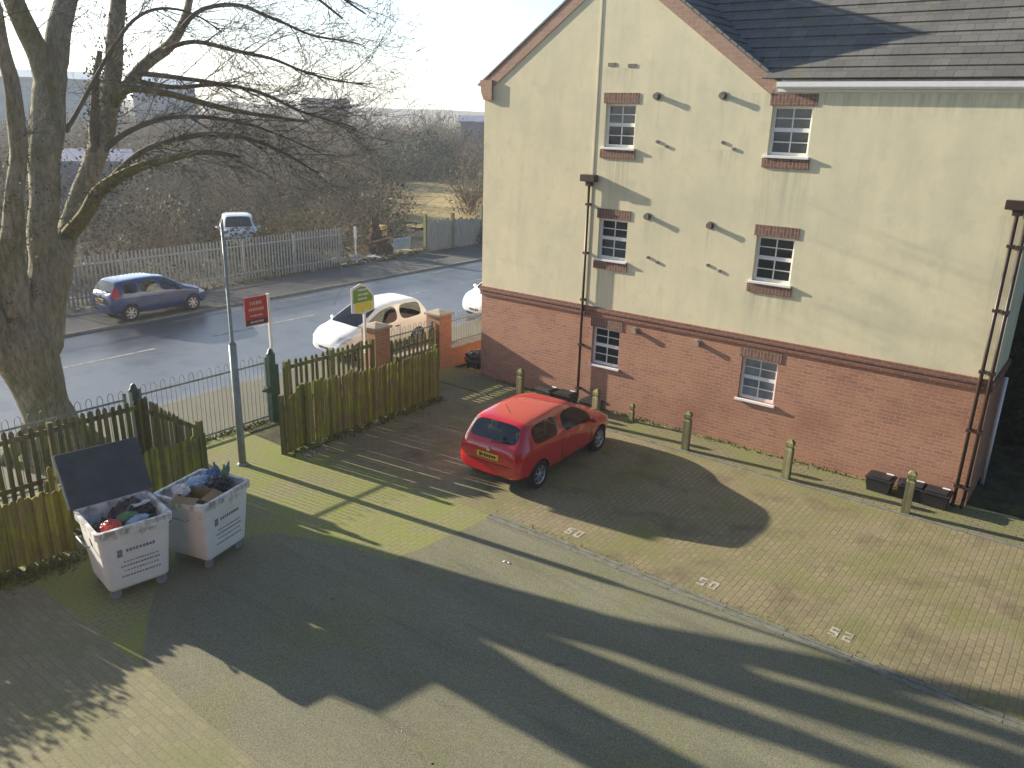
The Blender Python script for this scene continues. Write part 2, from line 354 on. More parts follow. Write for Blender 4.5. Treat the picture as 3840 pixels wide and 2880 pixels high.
# ------------------------------------------------------------------ camera, light, sky
H=6.9
cam=bpy.data.cameras.new('camera'); co=bpy.data.objects.new('camera',cam); col.objects.link(co)
f,pit,rol,yaw=1728.7,.3214,.0279,.65
fw=Vector((-math.sin(yaw)*math.cos(pit),math.cos(yaw)*math.cos(pit),-math.sin(pit)))
rt=Vector((math.cos(yaw),math.sin(yaw),0)); up=rt.cross(fw)
r2=rt*math.cos(rol)+up*math.sin(rol); u2=-rt*math.sin(rol)+up*math.cos(rol)
m=Matrix((r2,u2,-fw)).transposed().to_4x4(); m.translation=(0,0,H); co.matrix_world=m
cam.sensor_width=36; cam.lens=f/2212*36; cam.clip_start=.1; cam.clip_end=4000
sc.camera=co
SUN_AZ=Vector((.9914,.1315,0)).normalized(); SUN_EL=R_(17.2)
sd=SUN_AZ*math.cos(SUN_EL)+Vector((0,0,-math.sin(SUN_EL)))
sl=bpy.data.lights.new('sun','SUN'); sl.energy=5.0; sl.angle=R_(.55); sl.color=(1,.89,.72)
so=bpy.data.objects.new('sun',sl); col.objects.link(so); so.rotation_euler=sd.to_track_quat('-Z','Y').to_euler(); so.location=(-30,-5,20)
w=bpy.data.worlds.new('World'); sc.world=w; w.use_nodes=True
nt=w.node_tree; bg=nt.nodes['Background']; sky=nt.nodes.new('ShaderNodeTexSky'); sky.sky_type='NISHITA'; sky.sun_disc=False
sky.sun_elevation=SUN_EL; sky.sun_rotation=math.atan2(-SUN_AZ.x,-SUN_AZ.y); sky.dust_density=1.0; sky.air_density=1.0; sky.ozone_density=3.0
# hazy winter sky: broad white glow low down on the sun's side
wt=nt.nodes.new('ShaderNodeTexCoord')
dp=nt.nodes.new('ShaderNodeVectorMath'); dp.operation='DOT_PRODUCT'; dp.inputs[1].default_value=-sd
nt.links.new(wt.outputs['Generated'],dp.inputs[0])
def mth(op,a,b=None):
    x=nt.nodes.new('ShaderNodeMath'); x.operation=op
    for i,v in enumerate((a,b)):
        if v is None: continue
        if hasattr(v,'links'): nt.links.new(v,x.inputs[i])
        else: x.inputs[i].default_value=v
    return x.outputs[0]
sx=nt.nodes.new('ShaderNodeSeparateXYZ'); nt.links.new(wt.outputs['Generated'],sx.inputs[0])
lobe=mth('POWER',mth('MAXIMUM',dp.outputs['Value'],0.0),1.6)
low=mth('POWER',mth('MAXIMUM',mth('SUBTRACT',1.0,mth('ABSOLUTE',sx.outputs[2])),0.0),3.0)
gl=mth('MULTIPLY',mth('MULTIPLY',lobe,low),11.0)
gc=nt.nodes.new('ShaderNodeMix'); gc.data_type='RGBA'; gc.blend_type='ADD'; gc.inputs[0].default_value=1
sc_=nt.nodes.new('ShaderNodeVectorMath'); sc_.operation='SCALE'; sc_.inputs[0].default_value=(.93,.98,1.0); nt.links.new(gl,sc_.inputs['Scale'])
nt.links.new(sky.outputs[0],gc.inputs[6]); nt.links.new(sc_.outputs[0],gc.inputs[7]); nt.links.new(gc.outputs[2],bg.inputs[0]); bg.inputs[1].default_value=.075
sc.view_settings.view_transform='Standard'; sc.view_settings.look='None'; sc.view_settings.exposure=1.25; sc.view_settings.gamma=1
sc.render.engine='CYCLES'
LIMBS = {
'trunk': [(-16.9,6.48,0.32,0.639),(-16.9,6.51,0.67,0.484),(-16.9,6.44,1.0,0.464),(-16.9,6.36,1.32,0.474),(-16.9,6.31,1.73,0.515),(-16.9,6.29,2.08,0.577),(-16.9,6.3,2.46,0.597),(-16.9,6.37,2.82,0.474),(-16.9,6.47,3.13,0.288),(-16.9,6.55,3.3,0.103)],
'fork': [(-16.9,6.43,2.19,0.433),(-16.9,6.6,2.73,0.422),(-16.9,6.76,3.18,0.412),(-16.9,6.9,3.58,0.391),(-16.9,7.0,3.98,0.371),(-16.9,7.06,4.34,0.33),(-16.9,7.09,4.48,0.268)],
'center': [(-16.9,6.91,3.72,0.288),(-16.9,6.94,4.27,0.288),(-16.95,7.01,4.79,0.278),(-17.0,7.12,5.32,0.268),(-17.0,7.28,5.92,0.278),(-17.0,7.37,6.61,0.299),(-17.0,7.44,7.12,0.288),(-17.0,7.57,7.54,0.258)],
'center_r': [(-17.0,7.56,7.45,0.247),(-17.0,7.78,8.12,0.216),(-17.1,8.06,8.8,0.196),(-17.3,8.49,9.76,0.165),(-17.7,9.18,11.12,0.103),(-18.1,9.86,12.61,0.052)],
'center_l': [(-17.0,7.46,7.2,0.227),(-16.9,7.35,7.68,0.206),(-16.7,7.13,8.14,0.196),(-16.5,6.88,8.63,0.175),(-16.1,6.54,9.35,0.134),(-15.7,6.2,10.24,0.082)],
'left_thin': [(-16.9,6.24,1.94,0.412),(-16.88,6.19,2.58,0.412),(-16.83,6.13,3.06,0.35),(-16.8,6.12,3.48,0.299),(-16.75,6.17,4.01,0.258),(-16.6,6.25,4.63,0.196),(-16.5,6.36,5.14,0.165),(-16.4,6.48,5.97,0.154),(-16.3,6.5,6.77,0.144),(-16.2,6.49,7.54,0.124),(-16.0,6.36,8.26,0.103),(-15.7,6.16,9.18,0.062)],
'right': [(-16.9,6.98,3.61,0.288),(-17.0,7.22,4.09,0.247),(-17.3,7.63,4.57,0.206),(-17.5,8.08,5.23,0.196),(-17.6,8.45,5.82,0.206),(-17.7,8.8,6.38,0.216),(-17.8,9.05,7.17,0.185),(-17.8,9.23,8.01,0.175),(-17.9,9.46,8.84,0.165),(-18.1,9.83,10.13,0.124),(-18.5,10.32,11.64,0.072)],
'diag': [(-17.7,8.79,6.33,0.14),(-17.8,9.18,7.04,0.124),(-17.9,9.62,7.48,0.132),(-18.0,10.2,7.89,0.132),(-18.1,10.74,8.24,0.124),(-18.2,11.1,8.69,0.099),(-18.3,11.44,9.36,0.082),(-18.4,11.85,10.38,0.058)],
'low_right': [(-17.1,7.39,4.29,0.165),(-16.7,7.63,4.84,0.14),(-16.3,7.8,5.29,0.132),(-15.9,7.99,5.57,0.107),(-15.5,8.26,5.79,0.082),(-15.2,8.58,5.9,0.066),(-14.7,9.08,6.09,0.049),(-14.3,9.73,6.01,0.033)],
'moss_mid': [(-17.8,9.03,6.85,0.099),(-17.27,9.08,7.18,0.082),(-16.74,9.22,7.26,0.074),(-16.21,9.41,7.19,0.066),(-15.69,9.8,7.05,0.058),(-15.16,10.29,6.89,0.049),(-14.63,10.81,6.78,0.037),(-14.1,11.21,6.71,0.025)],
'stub': [(-17.5,8.42,5.97,0.103),(-17.5,8.52,6.8,0.093),(-17.4,8.58,7.42,0.072),(-17.3,8.69,7.95,0.052)],
'arc_a': [(-18.1,11.03,8.63,0.056),(-17.53,11.27,9.01,0.049),(-16.97,11.85,9.12,0.042),(-16.4,12.28,8.89,0.035),(-15.83,12.72,8.59,0.028),(-15.27,13.04,8.47,0.021),(-14.7,13.29,8.38,0.014)],
'arc_b': [(-17.9,10.44,8.12,0.056),(-17.27,10.81,8.3,0.049),(-16.63,11.29,8.15,0.042),(-16.0,11.79,8.01,0.035),(-15.37,12.17,7.74,0.028),(-14.73,12.53,7.59,0.021),(-14.1,12.84,7.51,0.014)],
'arc_c': [(-17.8,9.74,7.6,0.056),(-17.12,9.98,7.54,0.049),(-16.43,10.42,7.46,0.042),(-15.75,10.85,7.34,0.035),(-15.07,11.28,7.13,0.028),(-14.38,11.56,6.84,0.021),(-13.7,11.73,6.67,0.014)],
'arc_d': [(-18.0,9.67,7.46,0.056),(-17.52,10.3,7.34,0.049),(-17.03,11.14,7.43,0.042),(-16.55,11.88,7.29,0.035),(-16.07,12.53,6.96,0.028),(-15.58,13.07,6.74,0.021),(-15.1,13.49,6.55,0.014)],
'arc_e': [(-16.4,7.72,5.15,0.063),(-15.85,8.28,5.92,0.056),(-15.3,8.78,6.28,0.049),(-14.75,9.35,6.43,0.042),(-14.2,9.91,6.36,0.035),(-13.65,10.35,6.07,0.025),(-13.1,10.69,5.74,0.014)],
'arc_f': [(-17.9,9.46,8.84,0.077),(-17.47,9.8,9.55,0.07),(-17.04,10.44,10.13,0.063),(-16.61,11.38,10.33,0.056),(-16.19,12.35,10.08,0.042),(-15.76,13.25,9.62,0.035),(-15.33,14.1,9.11,0.021)],
'arc_g': [(-18.3,11.44,9.36,0.056),(-17.86,12.05,9.89,0.049),(-17.42,12.87,9.97,0.042),(-16.98,13.7,9.66,0.035),(-16.54,14.45,9.1,0.025)],
'arc_h': [(-17.3,8.49,9.76,0.084),(-16.78,9.08,10.44,0.07),(-16.26,9.9,11.09,0.056),(-15.74,10.8,11.37,0.049),(-15.22,11.72,11.25,0.035),(-14.7,12.69,10.8,0.021)],
'arc_i': [(-17.0,7.66,6.4,0.049),(-16.8,7.9,6.86,0.042),(-16.6,8.18,7.4,0.039),(-16.4,8.46,7.92,0.035),(-16.2,8.89,8.52,0.032),(-16.0,9.38,8.77,0.028),(-15.7,9.88,8.69,0.021),(-15.5,10.34,8.38,0.014)],
'arc_j': [(-17.6,8.45,5.82,0.063),(-17.18,8.94,6.35,0.056),(-16.77,9.46,6.63,0.049),(-16.35,10.07,6.74,0.042),(-15.93,10.8,6.66,0.035),(-15.52,11.56,6.41,0.025),(-15.1,12.35,6.02,0.014)],
'left_low': [(-16.9,6.05,2.1,0.36),(-16.9,5.75,2.6,0.42),(-16.85,5.42,3.2,0.45),(-16.7,5.08,3.9,0.42),(-16.5,4.65,4.8,0.36),(-16.2,4.2,5.8,0.29),(-15.9,3.5,6.9,0.2),(-15.4,3.05,8.0,0.14),(-15,2.7,9.0,0.08)],
}
# ------------------------------------------------------------------ the setting
def slab(name,x0,x1,y0,y1,z,m,lo=-.25):
    return struct(name,MB().box((x0,y0,lo),(x1,y1,z)),MT[m])
struct('ground',MB().add([(-900,-700,-.26),(700,-700,-.26),(700,1200,-.26),(-900,1200,-.26)],[(0,1,2,3)]),MT['scrubsoil'])
slab('road',-26.05,-18.0,-80,220,-.06,'road')
slab('footway',-17.86,-15.2,-80,220,0,'footway')
slab('kerb_road_near',-18.0,-17.86,-80,220,.002,'kerb')
slab('kerb_road_far',-26.2,-26.05,-80,220,.012,'kerb')
slab('footway_far',-29.35,-26.2,-80,220,0,'farway')
slab('entrance_paving',-15.2,-8.0,4.05,10.12,0,'entry'); slab('entrance_paving_edge',-15.2,-8.2,10.121,10.22,0,'entry')
slab('corner_paving',-12.3,9,-9,4.049,0,'corner'); slab('drive_base',-7.999,9,4.051,10.12,-.02,'soil')
slab('planting_bed',-15.2,-12.3,-9,4.05,0,'soil')
struct('driveway',MB().prism([(9,4.0),(9,10.12),(-8.15,10.12),(-8.3,8.7),(-8.45,7.95),(-9.4,7.8),(-10.6,7.3),(-11.15,6.4),(-10.9,5.4),(-10.0,4.7),(-9.05,4.08),(-7.7,4.02)],-.2,.005,'z'),MT['asphalt'])
slab('parking_paving',-8.2,9,10.33,15.3,0,'bay')
slab('parking_paving_end',-15.2,-8.2,10.22,15.3,0,'bay')
slab('drain_channel',-8.2,9,10.13,10.33,-.006,'channel')
cb=MB()
x=-8.2
while x<9:
    for y in (10.13,10.26): cb.box((x,y,-.1),(x+.9,y+.07,.006))
    x+=.912
struct('channel_edging',cb,MT['channel'])
slab('wall_strip_paving',-15.2,9,15.38,16.62,0,'strip')
kb=MB(); x=-12.2
while x<9:
    kb.box((x,15.3,-.1),(x+.905,15.38,.012)); x+=.915
struct('kerb_edging',kb,MT['kerb'])
slab('side_garden',-1.9,40,16.62,60,-.01,'soil')
# painted road line
rl=MB(); y=-40
while y<150:
    rl.box((-22.86,y,-.1),(-22.74,y+4.0,-.055)); y+=6.0
struct('road_centre_line',rl,MT['lanepaint'])
sl_=MB(); sl_.box((-18.75,-40,-.1),(-18.68,7.5,-.055)); sl_.box((-26.0+.55,14,-.1),(-26.0+.63,150,-.055))
struct('road_edge_line',sl_,MT['lanepaint'])
# bed inside the fence enclosure
slab('enclosure_soil',-15.0,-13.32,9.75,14.25,.008,'soil',lo=-.1)
slab('enclosure_soil_bins',-15.0,-13.0,4.05,8.2,.008,'soil',lo=-.1)
# rough land beyond the road
def terr_h(x,y):
    d=-29.4-x
    h=.75*math.exp(-((x+34)**2+(y-22.7)**2)/7.0)
    if d>10: h+=min((d-10)/60,1)**1.2*1.6
    if d>70: h+=min((d-70)/120,1)*2.2
    return h+.25*mnoise.noise(Vector((x*.12,y*.12,0)))*min(1,max(0,d)/6)+.0
xs=[-29.35-1.6*i for i in range(14)]+[-52-6*i for i in range(30)]
ys=[-60+4*j for j in range(80)]
vs=[(a,b,terr_h(a,b)) for a in xs for b in ys]; ny=len(ys)
fs=[(i*ny+j,i*ny+j+1,(i+1)*ny+j+1,(i+1)*ny+j) for i in range(len(xs)-1) for j in range(ny-1)]
tm=MB().add(vs,fs,0,True); struct('terrain',tm,MT['scrubsoil'])
def inpoly(px,py,poly):
    c=False; n=len(poly)
    for i in range(n):
        x1,y1=poly[i]; x2,y2=poly[i-1]
        if (y1>py)!=(y2>py) and px<(x2-x1)*(py-y1)/(y2-y1)+x1: c=not c
    return c
STRAW=[(-36,36),(-33,44),(-45,68),(-62,66),(-52,46)]
vs=[];fs=[]
def patch(name,poly,m,dz,step=1.5):
    xa=min(p[0] for p in poly); xb=max(p[0] for p in poly); ya=min(p[1] for p in poly); yb=max(p[1] for p in poly)
    mb=MB(); nx=int((xb-xa)/step)+1; nyy=int((yb-ya)/step)+1
    for i in range(nx):
        for j in range(nyy):
            a,b=xa+i*step,ya+j*step
            if inpoly(a+step/2,b+step/2,poly):
                q=[(a,b),(a+step,b),(a+step,b+step),(a,b+step)]
                mb.add([(u,v,terr_h(u,v)+dz) for u,v in q],[(0,1,2,3)],0,True)
    return struct(name,mb,MT[m])
patch('dead_grass_field',STRAW,'straw',.12)
patch('dead_grass_verge',[(-29.6,25.2),(-29.6,30.6),(-33,31.5),(-34,25)],'straw',.08,.6)
# far ridge
hv=[];
for i in range(90):
    a=R_(20+i*1.2); d=420
    h=9.5+3.0*mnoise.noise(Vector((i*.11,0,3)))+1.2*mnoise.noise(Vector((i*.45,2,3)))
    x0,y0=-math.sin(a)*d,math.cos(a)*d
    hv+= [(x0*.82,y0*.82,-1),(x0,y0,h),(x0*1.25,y0*1.25,h*.8)]
fs=[]
for i in range(89):
    for k in range(2): fs.append((i*3+k,i*3+k+1,i*3+k+4,i*3+k+3))
struct('hills',MB().add(hv,fs,0,True),MT['hill'])

# ------------------------------------------------------------------ apartment building
FY=16.51; XL=-13.67; XR=-1.46; AX=-9.95; EZ=7.75; AZ=10.35
B=empty('apartment_building','cream rendered three storey apartment building with red brick ground floor and pointed gable','apartment building',(AX,FY,0))
def bpart(name,mb,m,parent=None,bevel=0,label=None):
    for i,p in enumerate(mb.v): mb.v[i]=(p[0]-AX,p[1]-FY,p[2])
    o=mb.build(name,m,parent or B,bevel)
    if label: o['label']=label
    return o
W1=(-10.09,-9.31); W2=(-6.225,-5.41); WH=.95; HEADS=(7.263,4.70,2.063)
def wallgrid(x0,x1,z0,z1,holes,y,depth=.16):
    mb=MB()
    xs=sorted({x0,x1,*[h[0] for h in holes],*[h[1] for h in holes]}); zs=sorted({z0,z1,*[h[2] for h in holes],*[h[3] for h in holes]})
    for i in range(len(xs)-1):
        for j in range(len(zs)-1):
            cx,cz=(xs[i]+xs[i+1])/2,(zs[j]+zs[j+1])/2
            if any(h[0]<cx<h[1] and h[2]<cz<h[3] for h in holes): continue
            mb.add([(xs[i],y,zs[j]),(xs[i+1],y,zs[j]),(xs[i+1],y,zs[j+1]),(xs[i],y,zs[j+1])],[(0,1,2,3)])
    for a,b,c,d in holes:
        p=[(a,c),(b,c),(b,d),(a,d)]
        for k in range(4):
            q,r=p[k],p[(k+1)%4]
            mb.add([(q[0],y,q[1]),(r[0],y,r[1]),(r[0],y+depth,r[1]),(q[0],y+depth,q[1])],[(0,1,2,3)])
    return mb
holes=[(a,b,h-WH,h) for a,b in (W1,W2) for h in HEADS]
lowh=[h for h in holes if h[3]<2.5]; uph=[h for h in holes if h[3]>2.5]
BT=2.56; BB=2.33
def sides(mb,z0,z1):
    # end wall (right), left wall and back
    mb.add([(XR,FY,z0),(XR,18.4,z0),(XR,18.4,z1),(XR,FY,z1)],[(0,1,2,3)])
    mb.add([(XR,18.4,z0),(-2.6,18.4,z0),(-2.6,18.4,z1),(XR,18.4,z1)],[(0,1,2,3)])
    mb.add([(-2.6,18.4,z0),(-2.6,25.5,z0),(-2.6,25.5,z1),(-2.6,18.4,z1)],[(0,1,2,3)])
    mb.add([(XL,25.5,z0),(-2.6,25.5,z0),(-2.6,25.5,z1),(XL,25.5,z1)],[(3,2,1,0)])
    mb.add([(XL,FY,z0),(XL,25.5,z0),(XL,25.5,z1),(XL,FY,z1)],[(3,2,1,0)])
    return mb
mb=wallgrid(XL,XR,-.1,BB,lowh,FY); sides(mb,-.1,BB); bpart('ground_floor_wall',mb,MT['redbrick'])
mb=wallgrid(XL,XR,BT,EZ,uph,FY); sides(mb,BT,EZ)
mb.add([(XL,FY,EZ),(-6.23,FY,EZ),(AX,FY,AZ)],[(0,1,2)]); mb.add([(XL,25.5,EZ),(-6.23,25.5,EZ),(AX,25.5,AZ)],[(2,1,0)])
bpart('rendered_wall',mb,MT['render'])
mb=MB(); mb.box((XL-.03,FY-.035,BB),(XR+.035,FY+.1,BB+.11)); mb.box((XL-.045,FY-.055,BB+.112),(XR+.055,FY+.1,BT))
mb.box((XR-.1,FY+.102,BB),(XR+.035,18.42,BB+.11)); mb.box((XR-.1,FY+.102,BB+.112),(XR+.055,18.44,BT))
bpart('string_course',mb,MT['course'],bevel=.006)
mb=MB(); mb.box((-10.37,FY-.012,BT+.01),(-10.33,FY+.01,9.95)); bpart('movement_joint',mb,MT['render'])
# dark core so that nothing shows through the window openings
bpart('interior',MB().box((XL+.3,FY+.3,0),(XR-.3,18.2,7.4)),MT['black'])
def window(xa,xb,head,upper,blind=False,label=None):
    z0,z1=head-WH,head; y=FY+.08; t=.055
    fr=MB()
    fr.box((xa,y,z0),(xa+t,y+.07,z1)); fr.box((xb-t,y,z0),(xb,y+.07,z1)); fr.box((xa+t,y,z1-t),(xb-t,y+.07,z1)); fr.box((xa+t,y,z0),(xb-t,y+.07,z0+t+.01))
    zm=(z0+z1)/2+.02
    fr.box((xa+t,y+.004,zm-.04),(xb-t,y+.07,zm+.04))
    for za,zb in ((z0+t+.01,zm-.04),(zm+.04,z1-t)):
        xm=(xa+xb)/2; zc=(za+zb)/2
        fr.box((xm-.012,y+.02,za),(xm+.012,y+.05,zb))
        fr.box((xa+t,y+.022,zc-.011),(xm-.012,y+.05,zc+.011)); fr.box((xm+.012,y+.022,zc-.011),(xb-t,y+.05,zc+.011))
    w_=bpart('window',fr,MT['white'],bevel=.004)
    if label: w_['label']=label
    ps=MB(); ps.box((xa+t,y+.042,z0+t),(xb-t,y+.048,z1-t)); bpart('pane',ps,MT['paneblind' if blind else ('panelight' if head>7 else 'pane')],w_)
    s=MB(); s.box((xa-.045,FY-.06,z0-.05),(xb+.045,y+.05,z0-.001)); bpart('sill',s,MT['white'],w_,bevel=.005)
    l=MB(); l.box((xa-.06,FY-.014,z1+.002),(xb+.06,FY+.08,z1+.225)); bpart('lintel',l,MT['soldier'],w_,bevel=.003)
    if upper:
        a=MB(); a.box((xa-.08,FY-.03,z0-.24),(xb+.06,FY+.08,z0-.052)); bpart('sill_course',a,MT['soldier'],w_,bevel=.003)
for (xa,xb),c in ((W1,0),(W2,1)):
    for k,h in enumerate(HEADS): window(xa,xb,h,k<2,blind=(c==1 and k==2),label='window with a pale blind drawn behind the glass' if (c==1 and k==2) else None)
# flues, weep vents
for (x,z) in ((-8.81,7.42),(-7.29,7.44),(-8.81,4.85),(-7.28,4.80),(-8.9,2.17),(-7.29,2.17)):
    fb=MB(); fb.cyl((x,FY,z),(x,FY-.012,z),.085,16); fb.cyl((x,FY-.012,z),(x,FY-.085,z),.055,16); fb.cyl((x,FY-.085,z),(x,FY-.1,z),.064,16)
    bpart('flue_terminal',fb,MT['flue'] if z>2.5 else MT['cap'])
for (x,z) in ((-10.0,8.08),(-9.49,8.05)):
    fb=MB(); fb.box((x-.1,FY-.012,z-.04),(x+.1,FY+.02,z+.035)); bpart('air_brick',fb,MT['flue'])
for (x,z) in ((-8.72,6.48),(-8.49,6.39),(-7.19,6.52),(-6.94,6.40),(-8.72,3.93),(-8.48,3.85),(-7.24,3.94),(-6.96,3.85)):
    fb=MB(); fb.cyl((x,FY,z),(x,FY-.025,z),.036,12); bpart('overflow_pipe',fb,MT['flue'])
# downpipes
def downpipe(x,ztop,zbot,hopper):
    p=MB(); y=FY-.075
    p.tube([(x,y,zbot+.12),(x,y,ztop)],.034,10); p.tube([(x,y,zbot+.14),(x,y-.04,zbot+.05),(x,y-.14,zbot+.02)],.034,10)
    o=bpart('downpipe',p,MT['brownpipe'])
    z=zbot+.35
    while z<ztop-.2:
        k=MB(); k.box((x-.055,y-.04,z),(x+.055,FY,z+.05)); bpart('pipe_clip',k,MT['brownpipe'],o); z+=1.15
    if hopper:
        hb=MB(); hb.prism([(x-.2,ztop+.0),(x+.2,ztop+.0),(x+.2,ztop+.16),(x-.2,ztop+.16)],FY-.19,FY-.005,'y'); hb.box((x-.08,y-.05,ztop-.1),(x+.08,FY-.02,ztop))
        bpart('hopper',hb,MT['brownpipe'],o,bevel=.01)
downpipe(-10.38,5.52,.02,True); downpipe(-1.66,5.62,.02,True); downpipe(-1.50,5.5,.02,False)
mb=MB(); mb.tube([(XR+.08,17.9,0),(XR+.08,17.9,2.3)],.04,10); bpart('side_downpipe',mb,MT['white'])
# gable verge of brick, kneeler and tile ends
sl=(AZ-EZ)/(AX-XL); L_=math.hypot(1,sl)
for sgn in (-1,1):
    d=Vector((sgn/L_,0,-sl/L_)); nrm=Vector((sgn*sl/L_,0,1/L_))
    a=Vector((AX,FY,AZ)); ln=(AX-XL)*L_+.12
    v=MB(); c=a+d*(ln/2)-nrm*.14; c.y=FY+.02
    v.obox(c,d*(ln/2),(0,.045,0),nrm*.13); bpart('verge',v,MT['verge'])
    te=MB(); k=0.05
    while k<ln:
        q=a+d*(k+.1)+nrm*.03; te.obox((q.x,FY+.02,q.z),d*.095,(0,.06,0),nrm*.022); k+=.215
    bpart('verge_tiles',te,MT['leadgrey'])
kn=MB(); kn.prism([(XL-.1,EZ+.02),(XL-.06,EZ-.28),(XL+.02,EZ-.45),(XL+.28,EZ-.45),(XL+.28,EZ+.02)],FY-.07,FY+.25,'y'); bpart('kneeler',kn,MT['verge'])
# gable roof slopes (tile courses) and main roof
def courses(p0,along,down,length,n,step,mi=0):
    mb=MB(); along=Vector(along).normalized(); down=Vector(down).normalized(); nrm=along.cross(down).normalized()
    if nrm.z<0: nrm=-nrm
    for i in range(n):
        c=Vector(p0)+along*(length/2)+down*(step*(i+.5))
        ax=along*(length/2)
        dn=(down*(step*.5+.03)+nrm*(.014*-1+.03)*1.0)
        mb.obox(c+nrm*.02,ax,down*(step*.5+.025)-nrm*-.016,nrm*.012)
    return mb
for sgn in (-1,1):
    d=Vector((sgn/L_,0,-sl/L_)); n=14
    mb=courses((AX,FY-.02,AZ+.02),(0,1,0),d,9.2,n,((AX-XL)*L_+.1)/n); bpart('gable_roof',mb,MT['tile'])
mb=MB()
for i in range(20): mb.obox((AX,FY+.2+i*.46,AZ+.09),(0,.225,0),(.12,0,-.05),(0.0,0,.018)); mb.obox((AX+.0,FY+.2+i*.46,AZ+.11),(0,.225,0),(.06,0,0),(0,0,.03))
bpart('ridge_tiles',mb,MT['leadgrey'])
pit_=R_(40); y0=FY-.12; n=19; st=.325
dn=Vector((0,-math.cos(pit_),-math.sin(pit_)))
top=Vector((-6.3,y0,EZ+.0))-dn*(n*st)
mb=courses((-6.9+.45,top.y,top.z),(1,0,0),dn,6.45+.55,n,st)
# left part of the main roof runs back under the gable roof
for i in range(n):
    z=top.z+dn.z*st*(i+.5)
    if z<AZ: xl=AX+(AZ-z)/sl-.05
    else: xl=AX
    c0=Vector((0,top.y,top.z))+dn*(st*(i+.5)); nr=Vector((0,-math.sin(pit_),math.cos(pit_)))
    if xl<-6.45:
        ln=-6.45-xl; mb.obox(Vector((xl+ln/2,c0.y,c0.z))+nr*.02,Vector((ln/2,0,0)),dn*(st*.5+.025)+nr*.016,nr*.012)
bpart('main_roof',mb,MT['tile'])
mb=MB(); mb.add([(AX,top.y,top.z+.03),(XR+.4,top.y,top.z+.03),(XR+.4,25.6,EZ),(AX,25.6,EZ)],[(0,1,2,3)]); bpart('rear_roof',mb,MT['tile'])
mb=MB(); mb.add([(XR,FY,EZ),(XR,top.y,top.z-.1),(XR,25.5,EZ)],[(0,1,2)]); bpart('end_gable',mb,MT['render'])
# gutter and fascia
mb=MB(); prof=[(-.10,.0),(-.10,.1),(-.085,.1),(-.085,.02),(-.02,.02),(-.02,.1),(0,.1),(0,.0)]
gy=FY-.03
vs=[]
pr=[(gy-.115,7.70),(gy-.115,7.61),(gy-.09,7.575),(gy-.03,7.575),(gy-.005,7.61),(gy-.005,7.70),(gy-.02,7.70),(gy-.02,7.615),(gy-.1,7.615),(gy-.1,7.70)]
mb.prism(pr,-6.15,XR+.4,'x'); bpart('gutter',mb,MT['white'])
mb=MB(); mb.box((-6.15,FY-.03,7.52),(XR+.3,FY-.002,7.74)); bpart('fascia',mb,MT['white'])

# the building the photograph is taken from stands behind the camera
HB=empty('facing_block','brick block facing the cream building, behind the viewpoint','apartment building',(0,-.6,0))
mb=MB().box((-7.5,-9,-.1),(26,0,8.2)); mb.build('wall',MT['redbrick'],HB)
mb=MB().prism([(-9.4,8.21),(.4,8.21),(-4.5,11.8)],-7.9,26.4,'x'); mb.build('roof',MT['tile'],HB)
# ------------------------------------------------------------------ fences and railings
def pickets(a,b,h,step=.115,wd=.085,t=.02,gap_z=.05,m='picket',jit=.03,round_=True,hf=None,seed=1,skip=0,alt=0):
    """one run of upright boards from a to b (ground points)"""
    rnd=random.Random(seed); a=Vector((*a,0)); b=Vector((*b,0)); d=(b-a); L=d.length; d.normalize(); nn=Vector((-d.y,d.x,0))
    mb=MB(); k=0.04
    while k<L-.03:
        if rnd.random()<skip: k+=step; continue
        hh=(hf(k/L) if hf else h)+rnd.uniform(-jit,jit); c=a+d*k+nn*(alt if len(mb.f)%18==0 else -alt); lean=rnd.uniform(-.02,.02)
        w2=wd/2; prof=[(-w2,gap_z),(w2,gap_z),(w2+lean,hh-.06),(w2*.55+lean,hh-.012),(lean,hh),(-w2*.55+lean,hh-.012),(-w2+lean,hh-.06)]
        n=len(prof); vs=[c+d*u+nn*(-t/2)+Vector((0,0,z)) for u,z in prof]+[c+d*u+nn*(t/2)+Vector((0,0,z)) for u,z in prof]
        mb.add(vs,[tuple(range(n)),tuple(range(2*n-1,n-1,-1))]+[(i,i+n,(i+1)%n+n,(i+1)%n) for i in range(n)])
        k+=step*rnd.uniform(.94,1.06)
    return mb
def picket_fence(label,a,b,h,side=1,m='picket',hf=None,posts=3,seed=1,group=None,step=.115,wd=.085,skip=0,posth=None,alt=0):
    a3=Vector((*a,0)); b3=Vector((*b,0)); d=(b3-a3).normalized(); L=(b3-a3).length; nn=Vector((-d.y,d.x,0))*side
    e=empty('picket_fence',label,'fence',(a[0],a[1],0),0,group)
    def pt(name,mb,mm):
        for i,p in enumerate(mb.v): mb.v[i]=(p[0]-a[0],p[1]-a[1],p[2])
        return mb.build(name,MT[mm],e)
    pt('picket_panel',pickets(a,b,h,hf=hf,seed=seed,step=step,wd=wd,skip=skip,alt=alt),m)
    for z in (.32,h-(.28 if side==1 or m=='picket' else .16)):
        r=MB(); r.obox((a3+b3)/2+nn*.035+Vector((0,0,z)),d*(L/2),nn*.02,Vector((0,0,.045))); pt('rail',r,'picketdark')
    for i in range(posts):
        c=a3+d*(L*i/(posts-1))+nn*.1; r=MB(); ph=(posth or h)+.02; r.obox(c+Vector((0,0,ph/2)),d*.045,nn*.045,Vector((0,0,ph/2))); pt('post',r,'picketdark')
    return e
